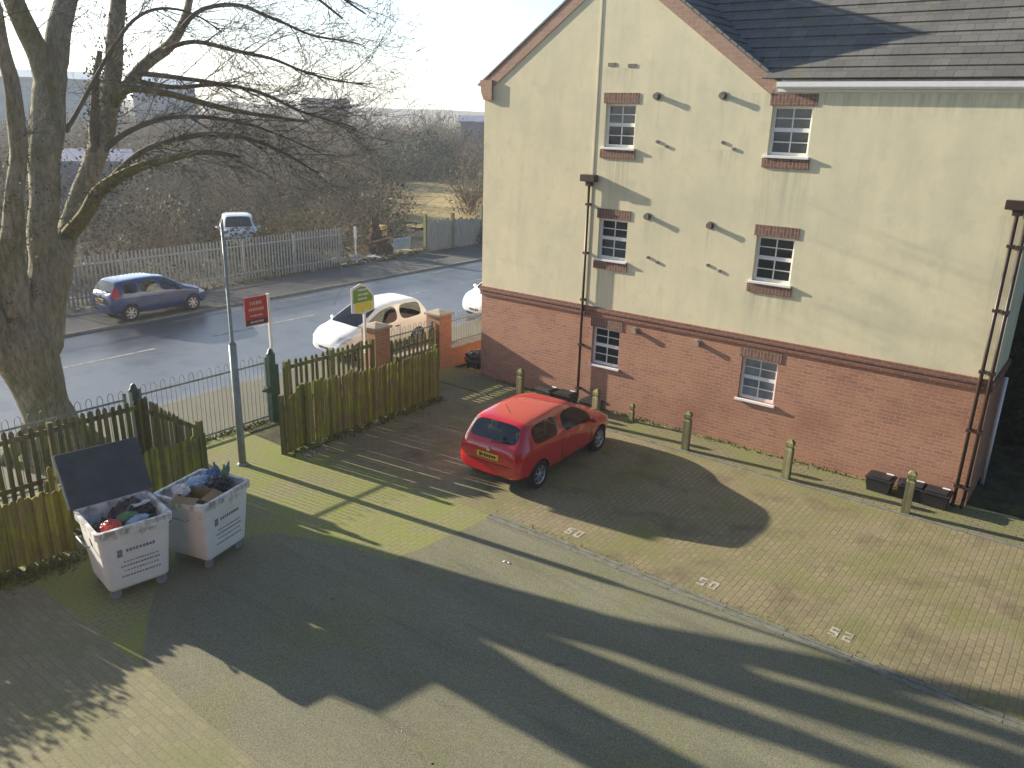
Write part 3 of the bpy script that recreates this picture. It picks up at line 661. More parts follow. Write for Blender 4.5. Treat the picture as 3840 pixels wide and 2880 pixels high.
# enclosure on the right of the entrance
picket_fence('long mossy green picket fence in front of the brick pillars, left of the red car',(-13.25,10.15),(-13.25,14.32),1.38,1,step=.1,wd=.09,hf=lambda t:1.47-.12*math.sin(t*2.6)-.05*t,posts=4,seed=3)
picket_fence('short mossy picket fence end turning back beside the green steel post',(-13.15,9.55),(-13.3,10.12),1.3,1,step=.1,wd=.09,posts=2,seed=4,hf=lambda t:1.2+.22*t)
picket_fence('brown weathered picket fence behind the long mossy one, up against the boundary railing',(-14.95,10.85),(-14.95,13.55),1.4,-1,'picketdark',posts=3,seed=5,step=.16,wd=.08)
picket_fence('row of dark picket tops between the two brick pillars',(-14.95,14.3),(-14.95,16.0),1.2,1,'picketdark',posts=2,seed=6,step=.16,wd=.08)
# bin enclosure on the left
picket_fence('dark picket fence with a long rail under the big bare tree',(-14.95,2.2),(-14.95,7.4),1.4,-1,'picketdark',posts=4,seed=7,step=.15,wd=.085)
picket_fence('dark green picket fence running forward from the pointed post to the bin area corner',(-14.9,7.5),(-13.2,7.72),1.3,-1,'picketdark',hf=lambda t:1.42-.36*t,posts=2,seed=8)
picket_fence('low mossy picket fence right behind the second bin',(-13.2,4.9),(-13.2,7.72),1.0,1,step=.1,wd=.09,posts=2,seed=9,hf=lambda t:1.3 if t<.25 else (1.3 if t<.46 else 1.03))  # end hidden by the lid is extended and raised to shade the bin gap
picket_fence('mossy picket panel left of the bin with the open lid',(-12.75,3.1),(-12.55,4.85),1.15,1,step=.1,wd=.112,alt=.013,posts=2,seed=10,hf=lambda t:1.2-.05*t)
# bow top railing
def railing(label,y0,y1,h,z0=0,x=-15.1,step=.105,base=0,group=None):
    e=empty('railing',label,'railing',(x,y0,0),0,group)
    mb=MB(); y=.05; L=y1-y0; k=0
    while y<L-.03:
        hh=h if k%2==0 else h-.0
        mb.cyl((0,y,base+.04),(0,y,h-.03),.0065,6); y+=step; k+=1
    # bows join bars in pairs
    y=.05; k=0
    while y<L-step:
        if k%2==0: mb.tube([(0,y,h-.03),(0,y+step*.2,h+.02),(0,y+step*.5,h+.04),(0,y+step*.8,h+.02),(0,y+step,h-.03)],.0065,6)
        y+=step; k+=1
    mb.build('bars',MT['railing'],e)
    for z in (base+.12,h-.16):
        r=MB(); r.box((-.006,0,z-.02),(.006,L,z+.02)); r.build('rail',MT['railing'],e)
    n=max(2,int(L/2.4)+1)
    for i in range(n):
        yy=L*i/(n-1); p=MB(); p.box((-.03,yy-.03,0),(.03,yy+.03,h-.02)); p.build('post',MT['railing'],e)
    return e
railing('bow top metal railing between the pointed post and the tall green gate post',7.5,10.5,1.58)
railing('bow top metal railing hidden behind the left bin enclosure',2.0,7.2,1.55)
# railing on low wall between and beyond the pillars
def lowwall(label,y0,y1,h):
    e=empty('boundary_wall',label,'wall',(-15.1,y0,0))
    w_=MB(); w_.box((-.11,0,-.1),(.11,y1-y0,h)); w_.build('brickwork',MT['wallbrick'],e)
    c=MB(); c.box((-.14,0,h+.001),(.14,y1-y0,h+.06)); c.build('coping',MT['cap'],e,bevel=.01)
lowwall('low brick wall with pale coping between the two brick pillars',14.2,16.05,.62)
lowwall('low orange brick wall running from the pillar to the apartment building',16.62,24,.45)
railing('railing on top of the low wall between the brick pillars',14.22,16.03,1.42,base=.68)
railing('railing on the orange brick wall beside the apartment building',16.64,24,1.42,base=.5)
def pillar(label,y,w,h):
    e=empty('brick_pillar',label,'pillar',(-15.08,y,0))
    s=MB(); s.box((-w/2,-w/2,-.1),(w/2,w/2,h)); s.build('shaft',MT['wallbrick'],e)
    c=MB(); c.box((-w/2-.05,-w/2-.05,h+.001),(w/2+.05,w/2+.05,h+.06)); c.add([(-w/2-.05,-w/2-.05,h+.06),(w/2+.05,-w/2-.05,h+.06),(w/2+.05,w/2+.05,h+.06),(-w/2-.05,w/2+.05,h+.06),(0,0,h+.14)],[(0,1,4),(1,2,4),(2,3,4),(3,0,4)]); c.build('cap',MT['cap'],e)
pillar('brick pillar with pale cap at the end of the railing beside the apartment building',16.33,.5,1.56)
pillar('dark brick pillar with the green and yellow board fixed to it',13.9,.52,1.62)
# gate posts
def gatepost(label,y,h,lock):
    e=empty('gate_post',label,'post',(-15.05,y,0))
    p=MB(); p.box((-.075,-.075,0),(.075,.075,h)); p.build('shaft',MT['greenmetal'],e,bevel=.012)
    c=MB(); c.lathe([(0,0.16),(.05,.12),(.07,.05),(.1,.02),(.1,0),(0,0)],14,'z',(0,0,h),closed=False); c.build('finial',MT['greenmetal'],e)
    if lock:
        l=MB(); l.box((-.06,-.2,.72),(.08,-.08,.86)); l.cyl((0.02,-.3,.79),(0.02,-.2,.79),.03,8); l.build('lock',MT['greenmetal'],e,bevel=.01)
        s=MB(); s.box((-.05,.076,.1),(.05,.16,h-.25)); s.build('hinge_bar',MT['greenmetal'],e)
gatepost('tall dark green steel gate post with a lock, below the red board',10.62,1.6,True)
gatepost('dark green pointed post at the back corner of the left bin enclosure',7.38,1.55,False)
# lamp column
e=empty('lamp_column','tall thin grey green lamp column standing on the mossy entrance paving','lamp column',(-13.45,8.64,0))
p=MB(); p.tube([(0,0,0),(0,0,2.55)],.075,14,smooth=True); p.build('base_section',MT['polegrey'],e)
p=MB(); p.tube([(0,0,2.55),(0,0,2.62),(0,0,4.9)],[.075,.036,.028],14); p.build('upper_section',MT['polegrey'],e)
p=MB(); p.box((.07,-.035,.45),(.082,.035,.85)); p.build('door',MT['polegrey'],e)
p=MB(); p.lathe([(.11,0),(.11,.015),(.08,.05)],14,'z',(0,0,0),closed=False); p.build('collar',MT['polegrey'],e)
# estate agents' boards
def glyphrow(mb,o,u,v,n,nrm,w,h,rnd):
    x=0
    for i in range(n):
        gw=w/n*rnd.uniform(.55,.8)
        mb.obox(Vector(o)+u*(x+gw/2)+nrm*.004,u*(gw/2),nrm*.002,v*(h/2*rnd.uniform(.7,1)))
        x+=w/n
e=empty('red_board','red estate board with pale lettering on a white post above the green gate post','sign board',(-15.05,10.66,0))
p=MB(); p.box((-.03,-.03,1.2),(.03,.03,3.02)); p.build('post',MT['white'],e)
rnd=random.Random(4); u=Vector((0,1,0)); v=Vector((0,0,1)); nr=Vector((1,0,0))
p=MB(); p.box((-.012,-.62,2.36),(.012,-.035,3.0)); pan=p.build('panel',MT['signred'],e)
p=MB(); p.box((.0125,-.61,2.37),(.016,-.045,2.5)); p.build('lower_panel',MT['signdark'],pan)
p=MB()
for z,wd,n,hh in ((2.86,.32,6,.09),(2.72,.4,8,.075),(2.58,.34,7,.05)): glyphrow(p,(.014,-.33-wd/2,z),u,v,n,nr,wd,hh,rnd)
glyphrow(p,(.018,-.5,2.44),u,v,7,nr,.34,.06,rnd)
p.build('lettering',MT['pink'],pan)
e=empty('green_board','green and yellow estate board with white edge above the dark brick pillar','sign board',(-15.1,13.55,0))
p=MB(); p.box((-.03,-.03,1.0),(.03,.03,2.2)); p.build('post',MT['white'],e)
poly=[(-.42,2.12),(-.42,2.74),(-.12,2.84),(.06,2.8),(.34,2.5),(.34,2.12),(0,2.05)]
p=MB(); p.prism([(a,b) for a,b in poly],-.012,.012,'x'); pan=p.build('panel',MT['white'],e)
pc=lambda pl,k:[(a*k-.01*k,(b-2.42)*k+2.42) for a,b in pl]
p=MB(); p.prism([(a,max(b,2.36)) for a,b in pc(poly,.84)][:],.0125,.016,'x'); p.build('green_face',MT['signgreen'],pan)
p=MB(); p.prism([(-.3,2.12),(-.3,2.35),(.27,2.35),(.27,2.14),(0,2.09)],.0125,.0158,'x'); p.build('yellow_face',MT['signyellow'],pan)
p=MB()
for z,wd,n,hh in ((2.68,.3,6,.06),(2.56,.36,7,.05),(2.45,.3,6,.045)): glyphrow(p,(.016,-.2,z),u,v,n,nr,wd,hh,rnd)
p.build('lettering',MT['white'],pan)
# bollards
def bollard(label,x,y,h,rz=0,w=.15,group='timber bollards along the parking bays'):
    e=empty('bollard',label,'bollard',(x,y,0),rz,group)
    b=MB(); hw=w/2; zt=h-.09
    b.add([(-hw,-hw,0),(hw,-hw,0),(hw,hw,0),(-hw,hw,0),(-hw,-hw,zt-.12),(hw,-hw,zt-.12),(hw,hw,zt-.12),(-hw,hw,zt-.12)],[(0,3,2,1),(0,1,5,4),(1,2,6,5),(2,3,7,6),(3,0,4,7)])
    k=hw-.016
    b.add([(-hw,-hw,zt-.12),(hw,-hw,zt-.12),(hw,hw,zt-.12),(-hw,hw,zt-.12),(-k,-k,zt-.1),(k,-k,zt-.1),(k,k,zt-.1),(-k,k,zt-.1),(-k,-k,zt-.06),(k,-k,zt-.06),(k,k,zt-.06),(-k,k,zt-.06),(-hw,-hw,zt-.04),(hw,-hw,zt-.04),(hw,hw,zt-.04),(-hw,hw,zt-.04)],
        [(i+j,(i+1)%4+j,(i+1)%4+j+4,i+j+4) for j in (0,4,8) for i in range(4)])
    b.build('shaft',MT['bollard'],e)
    c=MB(); c.add([(-hw,-hw,zt-.04),(hw,-hw,zt-.04),(hw,hw,zt-.04),(-hw,hw,zt-.04),(-hw,-hw,zt+.03),(hw,-hw,zt+.03),(hw,hw,zt+.03),(-hw,hw,zt+.03),(-hw*.4,-hw*.4,zt+.09),(hw*.4,-hw*.4,zt+.09),(hw*.4,hw*.4,zt+.09),(-hw*.4,hw*.4,zt+.09)],[(0,1,5,4),(1,2,6,5),(2,3,7,6),(3,0,4,7),(4,5,9,8),(5,6,10,9),(6,7,11,10),(7,4,8,11),(8,9,10,11)]); c.build('top',MT['bollard'],e)
    return e
bollard('weathered timber bollard beside the black boxes behind the red car roof, nearest the boundary wall',-11.48,15.45,.9,.03)
bollard('weathered timber bollard just beyond the front of the red car',-9.22,15.45,.88,-.05)
bollard('weathered timber bollard to the left of the window with the pale blind',-6.87,15.46,.9,.06)
bollard('weathered timber bollard below and right of the window with the pale blind',-4.6,15.45,.86,-.04)
bollard('mossy timber bollard in front of the black boxes at the right end of the wall',-2.3,15.43,.86,.08)
bollard('short pale timber stump close to the brick wall between two bollards',-8.66,16.2,.46,.02,.11,None)
# black boxes at the foot of the wall
def cratebox(label,x,y,rz,group):
    e=empty('storage_box',label,'box',(x,y,0),rz,group)
    b=MB(); b.add([(-.2,-.15,0),(.2,-.15,0),(.2,.15,0),(-.2,.15,0),(-.24,-.19,.27),(.24,-.19,.27),(.24,.19,.27),(-.24,.19,.27)],[(0,3,2,1),(0,1,5,4),(1,2,6,5),(2,3,7,6),(3,0,4,7)]); b.build('tub',MT['black'],e)
    b=MB(); b.box((-.26,-.21,.271),(.26,.21,.30)); b.box((-.2,-.16,.301),(.2,.16,.33)); b.build('lid',MT['black'],e,bevel=.012)
    b=MB(); b.box((.06,.1,.331),(.2,.15,.345)); b.build('handle',MT['white'],e,bevel=.004)
    return e
g='black boxes with lids at the foot of the wall'
cratebox('black lidded box left of the mossy bollard at the right end of the brick wall',-2.95,16.15,-.05,g)
cratebox('black lidded box partly hidden behind the mossy bollard at the right end',-2.38,16.17,.1,g)
cratebox('black lidded box next to the twin downpipes',-1.93,16.16,-.03,g)
cratebox('black lidded box at the wall behind the red car roof, left one of the pair',-11.1,16.12,-.12,g)
cratebox('black lidded box at the wall behind the red car roof, right one of the pair',-10.55,16.14,.06,g)
cratebox('black lidded box tucked behind the bollard at the front of the red car',-9.75,16.1,.0,g)
o=MB().blob((0,0,.24),(.33,.28,.27),4,.34,2.6,0,5).build('refuse_bag',MT['bag'],loc=(-14.25,17.0,0)); tag(o,'dark bulging refuse bag at the corner of the building beside the low orange wall','refuse bag')
# bay numbers
FONT={'0':["111","101","101","101","111"],'2':["111","001","111","100","111"],'5':["111","100","111","001","111"],'6':["111","100","111","101","111"]}
def number(txt,x,y):
    mb=MB(); px=.043; xo=0
    for ch in txt:
        for r,row in enumerate(FONT[ch]):
            for c,bit in enumerate(row):
                if bit=='1': mb.box((x+xo+c*px,y+(4-r)*px*1.1,-.02),(x+xo+(c+1)*px-.0006,y+(5-r)*px*1.1-.0006,.004))
        xo+=px*3+.06
    o=mb.build('bay_number',MT['whitepaint']); return o
for t_,x,lab in (('60',-6.82,'white painted bay number 60 on the paving nearest the red car'),('50',-4.3,'white painted bay number 50 on the paving in the middle of the bays'),('52',-2.25,'white painted bay number 52 on the paving nearest the right of the bays')):
    tag(number(t_,x,10.58),lab,'bay number','painted bay numbers')
# ------------------------------------------------------------------ refuse bins
def bin_(label,loc,rz,w,d,h=1.2,lid=False):
    e=empty('refuse_bin',label,'bin',(*loc,0),rz)
    b=MB(); zb=.16
    bw,bd=w*.5*.83,d*.5*.83; tw,td=w/2,d/2
    def ring(k,z,sx,sy,r=.06):
        pts=[]
        for cx,cy,a0 in ((sx-r,sy-r,0),(-sx+r,sy-r,90),(-sx+r,-sy+r,180),(sx-r,-sy+r,270)):
            for q in range(4):
                a=R_(a0+q*30); pts.append((cx+r*math.cos(a),cy+r*math.sin(a),z))
        return pts
    rings=[ring(0,zb,bw-.03,bd-.03),ring(0,zb+.04,bw,bd),ring(0,h-.12,tw-.015,td-.015),ring(0,h-.115,tw+.02,td+.02),ring(0,h,tw+.025,td+.025),ring(0,h,tw-.03,td-.03),ring(0,.35,bw-.06,bd-.06)]
    vs=[p for r in rings for p in r]; n=16
    fs=[(i*n+k,i*n+(k+1)%n,(i+1)*n+(k+1)%n,(i+1)*n+k) for i in range(len(rings)-1) for k in range(n)]
    fs.append(tuple(range(n-1,-1,-1))); fs.append(tuple(6*n+k for k in range(n)))
    b.add(vs,fs,0,False); tub=b.build('tub',MT['bin'],e)
    for sx in (-1,1):
        for sy in (-1,1):
            c=MB(); x,y=sx*(bw-.1),sy*(bd-.1); c.cyl((x-.02,y,.08),(x+.02,y,.08),.08,14); c.box((x-.035,y-.02,.09),(x-.025,y+.02,.17)); c.box((x+.025,y-.02,.09),(x+.035,y+.02,.17)); c.box((x-.04,y-.05,.165),(x+.04,y+.05,.18)); c.build('castor',MT['galv'],e)
    for sy in (-1,1):
        c=MB(); y=sy*(td+.03); c.tube([(-.2,y,h-.3),(-.2,y+sy*.06,h-.28),(.2,y+sy*.06,h-.28),(.2,y,h-.3)],.014,8); c.build('handle',MT['galv'],e)
    # lettering on the +x face
    rnd=random.Random(3); l=MB(); u=Vector((0,1,0))
    sl_=(tw-.015-bw)/(h-.12-zb-.04); v=Vector((sl_,0,1)).normalized(); nr=Vector((1,0,-sl_)).normalized()
    def at(z): return bw+(z-zb-.04)*sl_
    for z,wd,n_,hh,y0 in ((.80,.42,9,.055,-.15),(.62,.5,12,.02,-.2),(.55,.56,14,.026,-.24),(.47,.5,12,.02,-.2),(.38,.56,14,.026,-.24)):
        glyphrow(l,(at(z),y0,z),u,v,n_,nr,wd,hh,rnd)
    l.obox((at(.78)+.004,-.24,.78),u*.035,nr*.002,v*.06); l.build('lettering',MT['inkgrey'],tub)
    if lid:
        L=MB(); th=R_(35)
        # lid stands open, leaning back from the rear rim
        prof=[(0,0),(.0,.04),(.8,.09),(.88,.05),(.88,.0)]
        up_=Vector((-math.sin(th),0,math.cos(th))); out=Vector((math.cos(th),0,math.sin(th)))
        vs=[]
        for y in (-td-.04,td+.12):
            for a,b_ in prof: vs.append(Vector((-tw-.03,y,h))+up_*a-out*b_)
        n=5; L.add(vs,[tuple(range(n)),tuple(range(2*n-1,n-1,-1))]+[(i,i+n,(i+1)%n+n,(i+1)%n) for i in range(n)])
        lo=L.build('lid',MT['binlid'],e,bevel=.02)
        r=MB(); r.cyl(Vector((-tw-.02,-td-.06,h))+up_*.02,Vector((-tw-.02,-td-.06,h))+up_*.88,.012,8); r.build('lid_edge',MT['galv'],lo)
    return e
bin_('white wheeled refuse bin with its dark lid standing open and a red bag inside',(-10.98,4.99),R_(-9),.96,1.04,1.2,True)
bin_('white wheeled refuse bin without a lid, heaped with cardboard and blue rubbish',(-10.86,6.22),R_(15),.98,1.04,1.2)
def bag(name,label,loc,r,m,seed,cat='rubbish',grp=None,amp=.3):
    o=MB().blob((0,0,0),r,4,amp*1.25,3.1,0,seed).build(name,MT[m],loc=loc); o.data.polygons.foreach_set('use_smooth',[False]*len(o.data.polygons)); return tag(o,label,cat,grp)
bag('refuse_bag','big black bag filling the back of the bin with the open lid',(-11.15,5.18,.92),(.3,.34,.3),'bag',1)
bag('refuse_bag','smaller black bag next to the red bag in the open lidded bin',(-10.98,4.74,.9),(.26,.22,.24),'bag',2)
bag('plastic_bag','shiny red bag at the front corner of the open lidded bin',(-10.8,4.72,1.1),(.13,.15,.13),'redbag',3,amp=.15)
bag('plastic_bag','crumpled green plastic between the black bags in the open lidded bin',(-10.93,5.02,1.12),(.09,.15,.07),'greenbag',4)
bag('plastic_bag','pale blue crumpled plastic lying on the black bag in the open lidded bin',(-10.78,5.1,1.1),(.08,.16,.05),'lightblue',14)
bag('plastic_strip','pale strip of plastic on the big black bag',(-11.05,5.3,1.2),(.05,.15,.03),'paper',15)
e=empty('cardboard_box','open brown cardboard box on top of the heaped bin','box',(-10.72,6.0,1.13),R_(28))
p=MB(); 
for a,b in (((-.22,-.2,-.2),(-.21,.2,.08)),((.21,-.2,-.2),(.22,.2,.08)),((-.21,-.2,-.2),(.21,-.19,.08)),((-.21,.19,-.2),(.21,.2,.08)),((-.21,-.19,-.2),(.21,.19,-.19))): p.box(a,b)
p.build('walls',MT['card'],e)
p=MB(); p.obox((.3,0,.06),(.09,0,-.03),(0,.19,0),(0.001,0,.004)); p.obox((0,-.28,.09),(.2,0,0),(0,.085,.01),(0,0,.004)); p.build('flap',MT['card'],e)
bag('packaging','white crumpled packaging beside the cardboard box',(-10.98,5.92,1.2),(.14,.12,.1),'paper',5)
bag('plastic_bag','light blue bag by the rear rim of the heaped bin',(-11.1,6.3,1.18),(.12,.2,.09),'lightblue',6)
bag('refuse_bag','dark blue bag at the back of the heaped bin',(-11.12,6.56,1.16),(.15,.16,.13),'bluebag',7)
bag('refuse_bag','black bag at the right end of the heaped bin',(-10.82,6.5,1.16),(.2,.16,.12),'bag',8)
for i,(x,y) in enumerate(((-11.0,6.72),(-10.9,6.66),(-11.08,6.68))):
    b=MB(); b.lathe([(0,0),(.045,0),(.045,.19),(.018,.26),(.018,.31),(0,.31)],12,'z',closed=False); o=b.build('plastic_bottle',MT['bluebag' if i!=1 else 'greenbag'],loc=(x,y,1.13)); o.rotation_euler=(R_(12*i-8),R_(14-9*i),0)
    tag(o,('leftmost blue plastic bottle standing up at the right end of the heaped bin','teal green plastic bottle between two blue ones in the heaped bin','blue plastic bottle at the rear rim of the heaped bin')[i],'bottle')
# bits of litter
def scatter(name,label,c,rx,ry,n,m,seed,s=.035,z=0.0):
    rnd=random.Random(seed); mb=MB()
    for i in range(n):
        x,y=rnd.gauss(0,rx),rnd.gauss(0,ry); k=s*rnd.uniform(.5,1.3); mb.blob((x,y,k*.3),(k,k*rnd.uniform(.5,1),k*.4),1,.3,2,0,i)
    o=mb.build(name,MT[m],loc=(c[0],c[1],z)); return tag(o,label,'litter',kind='stuff')
scatter('litter_heap','heap of pale leaves and litter at the foot of the mossy fence end',(-12.85,10.0),.1,.16,70,'leafpale',1,.03)
scatter('litter','scrap of pale litter on the sunlit asphalt in the foreground',(-5.5,5.35),.07,.04,8,'leafpale',2,.014)
scatter('litter','dark scrap of litter on the asphalt nearest the camera',(-4.95,5.2),.05,.04,4,'soil',3,.015)
scatter('litter','orange brown leaf litter where the block paving meets the asphalt',(-8.0,7.95),.22,.09,40,'card',4,.014)
scatter('litter','tiny white scrap on the green entrance paving',(-6.95,9.15),.03,.02,3,'litterwhite',5,.03)

# moss and weeds along the foot of the fences
def moss(name,label,a,b,n,m,seed,sp=.09,s=.05):
    r=random.Random(seed); mb=MB(); A=Vector((*a,0)); Bv=Vector((*b,0))
    for i in range(n):
        q=A.lerp(Bv,r.random())+Vector((r.gauss(0,sp),r.gauss(0,sp),0)); k=s*r.uniform(.4,1.5); z=k*r.uniform(.3,1.6)
        d=Vector((r.gauss(0,1),r.gauss(0,1),r.uniform(.3,1.6))).normalized(); e2=d.orthogonal().normalized()
        mb.add([q-e2*k*.3,q+e2*k*.3,q+d*k*1.6+e2*k*.1,q+d*k*1.6-e2*k*.1],[(0,1,2,3)])
    o=mb.build(name,MT[m],fixn=False); return tag(o,label,'weeds',kind='stuff')
moss('weeds','moss and weeds along the foot of the long mossy fence',(-13.15,9.6),(-13.15,14.3),900,'mossleaf',1)
moss('weeds','moss at the foot of the picket panel left of the bins',(-12.5,3.0),(-12.3,4.8),900,'mossleaf',2,.16)
moss('weeds','weeds in the joint at the foot of the brick wall',(-13.0,16.42),(-1.5,16.42),700,'mossleaf',3,.05,.035)
moss('weeds','weeds along the railing line',(-15.1,7.6),(-15.1,10.5),400,'mossleaf',4,.06,.045)

moss('weeds','moss along the drain edging',(-8.2,10.36),(6,10.36),500,'mossleaf',7,.04,.016)
sh=MB(); r=random.Random(12)
for i in range(20000):
    q=Vector((r.gauss(0,.3),r.uniform(-1.6,1.5),r.random()**.7*1.2+r.gauss(0,.05))); A_=Vector((r.gauss(0,1),r.gauss(0,1),r.gauss(0,1))).normalized(); B_=A_.orthogonal(); k=.028*r.uniform(.5,1.5); sh.add([q+A_*k,q+B_*k*.6,q-A_*k,q-B_*k*.6],[(0,1,2,3)])
o=sh.build('evergreen_shrub',MT['ivy'],loc=(-12.95,1.7,0),fixn=False); tag(o,'leafy low evergreen shrub at the left end of the near picket panel','shrub')

o=MB().obox((0,0,.56),(.012,0,0),(0,.24,.02),(.05,0,.56)).build('shade_board',MT['picketdark'],loc=(-11.72,5.5,0)); tag(o,'unseen board added behind and between the two white bins to block sun','board')  # added out of sight to stop sunlight passing between the bins
# ------------------------------------------------------------------ cars
def lerp_tab(tab,y):
    for i in range(len(tab)-1):
        if tab[i][0]<=y<=tab[i+1][0]:
            t=(y-tab[i][0])/(tab[i+1][0]-tab[i][0]); return tab[i][1]*(1-t)+tab[i+1][1]*t
    return tab[0][1] if y<tab[0][0] else tab[-1][1]
def make_body(S):
    """one half loft mirrored; returns an evaluated mesh with slots 0 paint, 1 glass, 2 dark"""
    ST=S['stations']; rings=[]
    for y in ST:
        zt=lerp_tab(S['top'],y); w=lerp_tab(S['w'],y); wr=min(lerp_tab(S['wr'],y),w-.02); zb=lerp_tab(S['bot'],y); zl=min(lerp_tab(S['belt'],y),zt-.05)
        g=max(0,zt-zl)
        z5=zl+min(.03,g*.3); z6=max(zt-.075,z5+g*.15); z6=min(z6,zt-.02)
        zm=zb+(zl-zb)*.5
        rings.append([(0,y,zb),(w*.78,y,zb),(w*.965,y,zb+.1),(w,y,zm),(w*.985,y,zl-.03),(w*.955,y,z5),(wr+.025,y,z6),(wr-.08,y,zt-.012),(wr*.5,y,zt),(0,y,zt+.004)])
    nR=10; full=[]
    for r in rings: full.append(r+[(-x,y,z) for x,y,z in r[-2:0:-1]])   # closed loop
    n=len(full[0]); vs=[p for r in full for p in r]; fs=[]; mi=[]
    sg=S['sideglass']; 
    for i in range(len(ST)-1):
        ya,yb=ST[i],ST[i+1]; ym=(ya+yb)/2
        for k in range(n):
            fs.append((i*n+k,i*n+(k+1)%n,(i+1)*n+(k+1)%n,(i+1)*n+k))
            kk=k if k<9 else n-1-k    # mirrored strip number
            g=0
            if kk==5 and any(a<ym<b for a,b in sg): g=1
            if kk in (7,8) and (S['screen'][0]<ym<S['screen'][1] or S['rear'][0]<ym<S['rear'][1]): g=1
            if kk in (0,): g=2
            mi.append(g)
    def cap(i,flip):
        r=[i*n+k for k in range(n)]
        for k in range(0,9):
            a,b=r[k],r[k+1]; c=r[(n-k-1)%n]; d=r[(n-k)%n]
            q=[a,b,c,d] if k>0 else [a,b,c]
            if k==8: q=[r[8],r[9],r[10]]
            q=q[::-1] if flip else q
            fs.append(tuple(q)); mi.append(0)
    cap(0,False); cap(len(ST)-1,True)
    me=bpy.data.meshes.new('loft'); me.from_pydata(vs,[],fs); me.polygons.foreach_set('material_index',mi)
    for m_ in (MT['black'],MT['black'],MT['black']): me.materials.append(m_)
    bm=bmesh.new(); bm.from_mesh(me); bmesh.ops.recalc_face_normals(bm,faces=bm.faces)
    cl=bm.edges.layers.float.new('crease_edge')
    for e_ in bm.edges:
        ms={f.material_index for f in e_.link_faces}
        if len(ms)>1 and 1 in ms: e_[cl]=.55
    bm.to_mesh(me); bm.free()
    o=bpy.data.objects.new('loft',me); col.objects.link(o)
    sm=o.modifiers.new('s','SUBSURF'); sm.levels=3; sm.render_levels=3
    cut=MB()
    for ya in S['axles']:
        for sx in (-1,1): cut.cyl((sx*.45,ya,S['wr_']),(sx*1.2,ya,S['wr_']),S['wr_']+.045,40)
    cm=cut.build('cut',[MT['black']]*3)
    cm.data.polygons.foreach_set('material_index',[2]*len(cm.data.polygons))
    bo=o.modifiers.new('b','BOOLEAN'); bo.object=cm; bo.operation='DIFFERENCE'; bo.solver='EXACT'
    dg=bpy.context.evaluated_depsgraph_get(); ev=o.evaluated_get(dg); res=bpy.data.meshes.new_from_object(ev)
    bpy.data.objects.remove(o); bpy.data.objects.remove(cm)
    return res
def wheel_meshes(r,w=.19):
    t=MB(); t.lathe([(r*.66,-w*.46),(r*.9,-w*.5),(r*.985,-w*.36),(r,-w*.1),(r,w*.1),(r*.985,w*.36),(r*.9,w*.5),(r*.66,w*.46)],36,'x')
    rim=MB(); rr=r*.67
    rim.lathe([(rr,-w*.3),(rr,w*.44),(rr*.93,w*.46),(rr*.9,w*.3),(rr*.88,-w*.2)],36,'x')
    for k in range(7):
        a=2*math.pi*k/7; d=Vector((0,math.cos(a),math.sin(a))); q=Vector((0,-math.sin(a),math.cos(a)))
        rim.obox(d*rr*.52+Vector((w*.34,0,0)),d*rr*.42,q*rr*.12,Vector((w*.05,0,0)))
    rim.lathe([(rr*.22,w*.2),(rr*.22,w*.42),(rr*.15,w*.47),(0,w*.47)],18,'x',closed=False)
    bk=MB(); bk.lathe([(rr*.9,w*.05),(0,w*.05)],24,'x',closed=False)
    return t,rim,bk
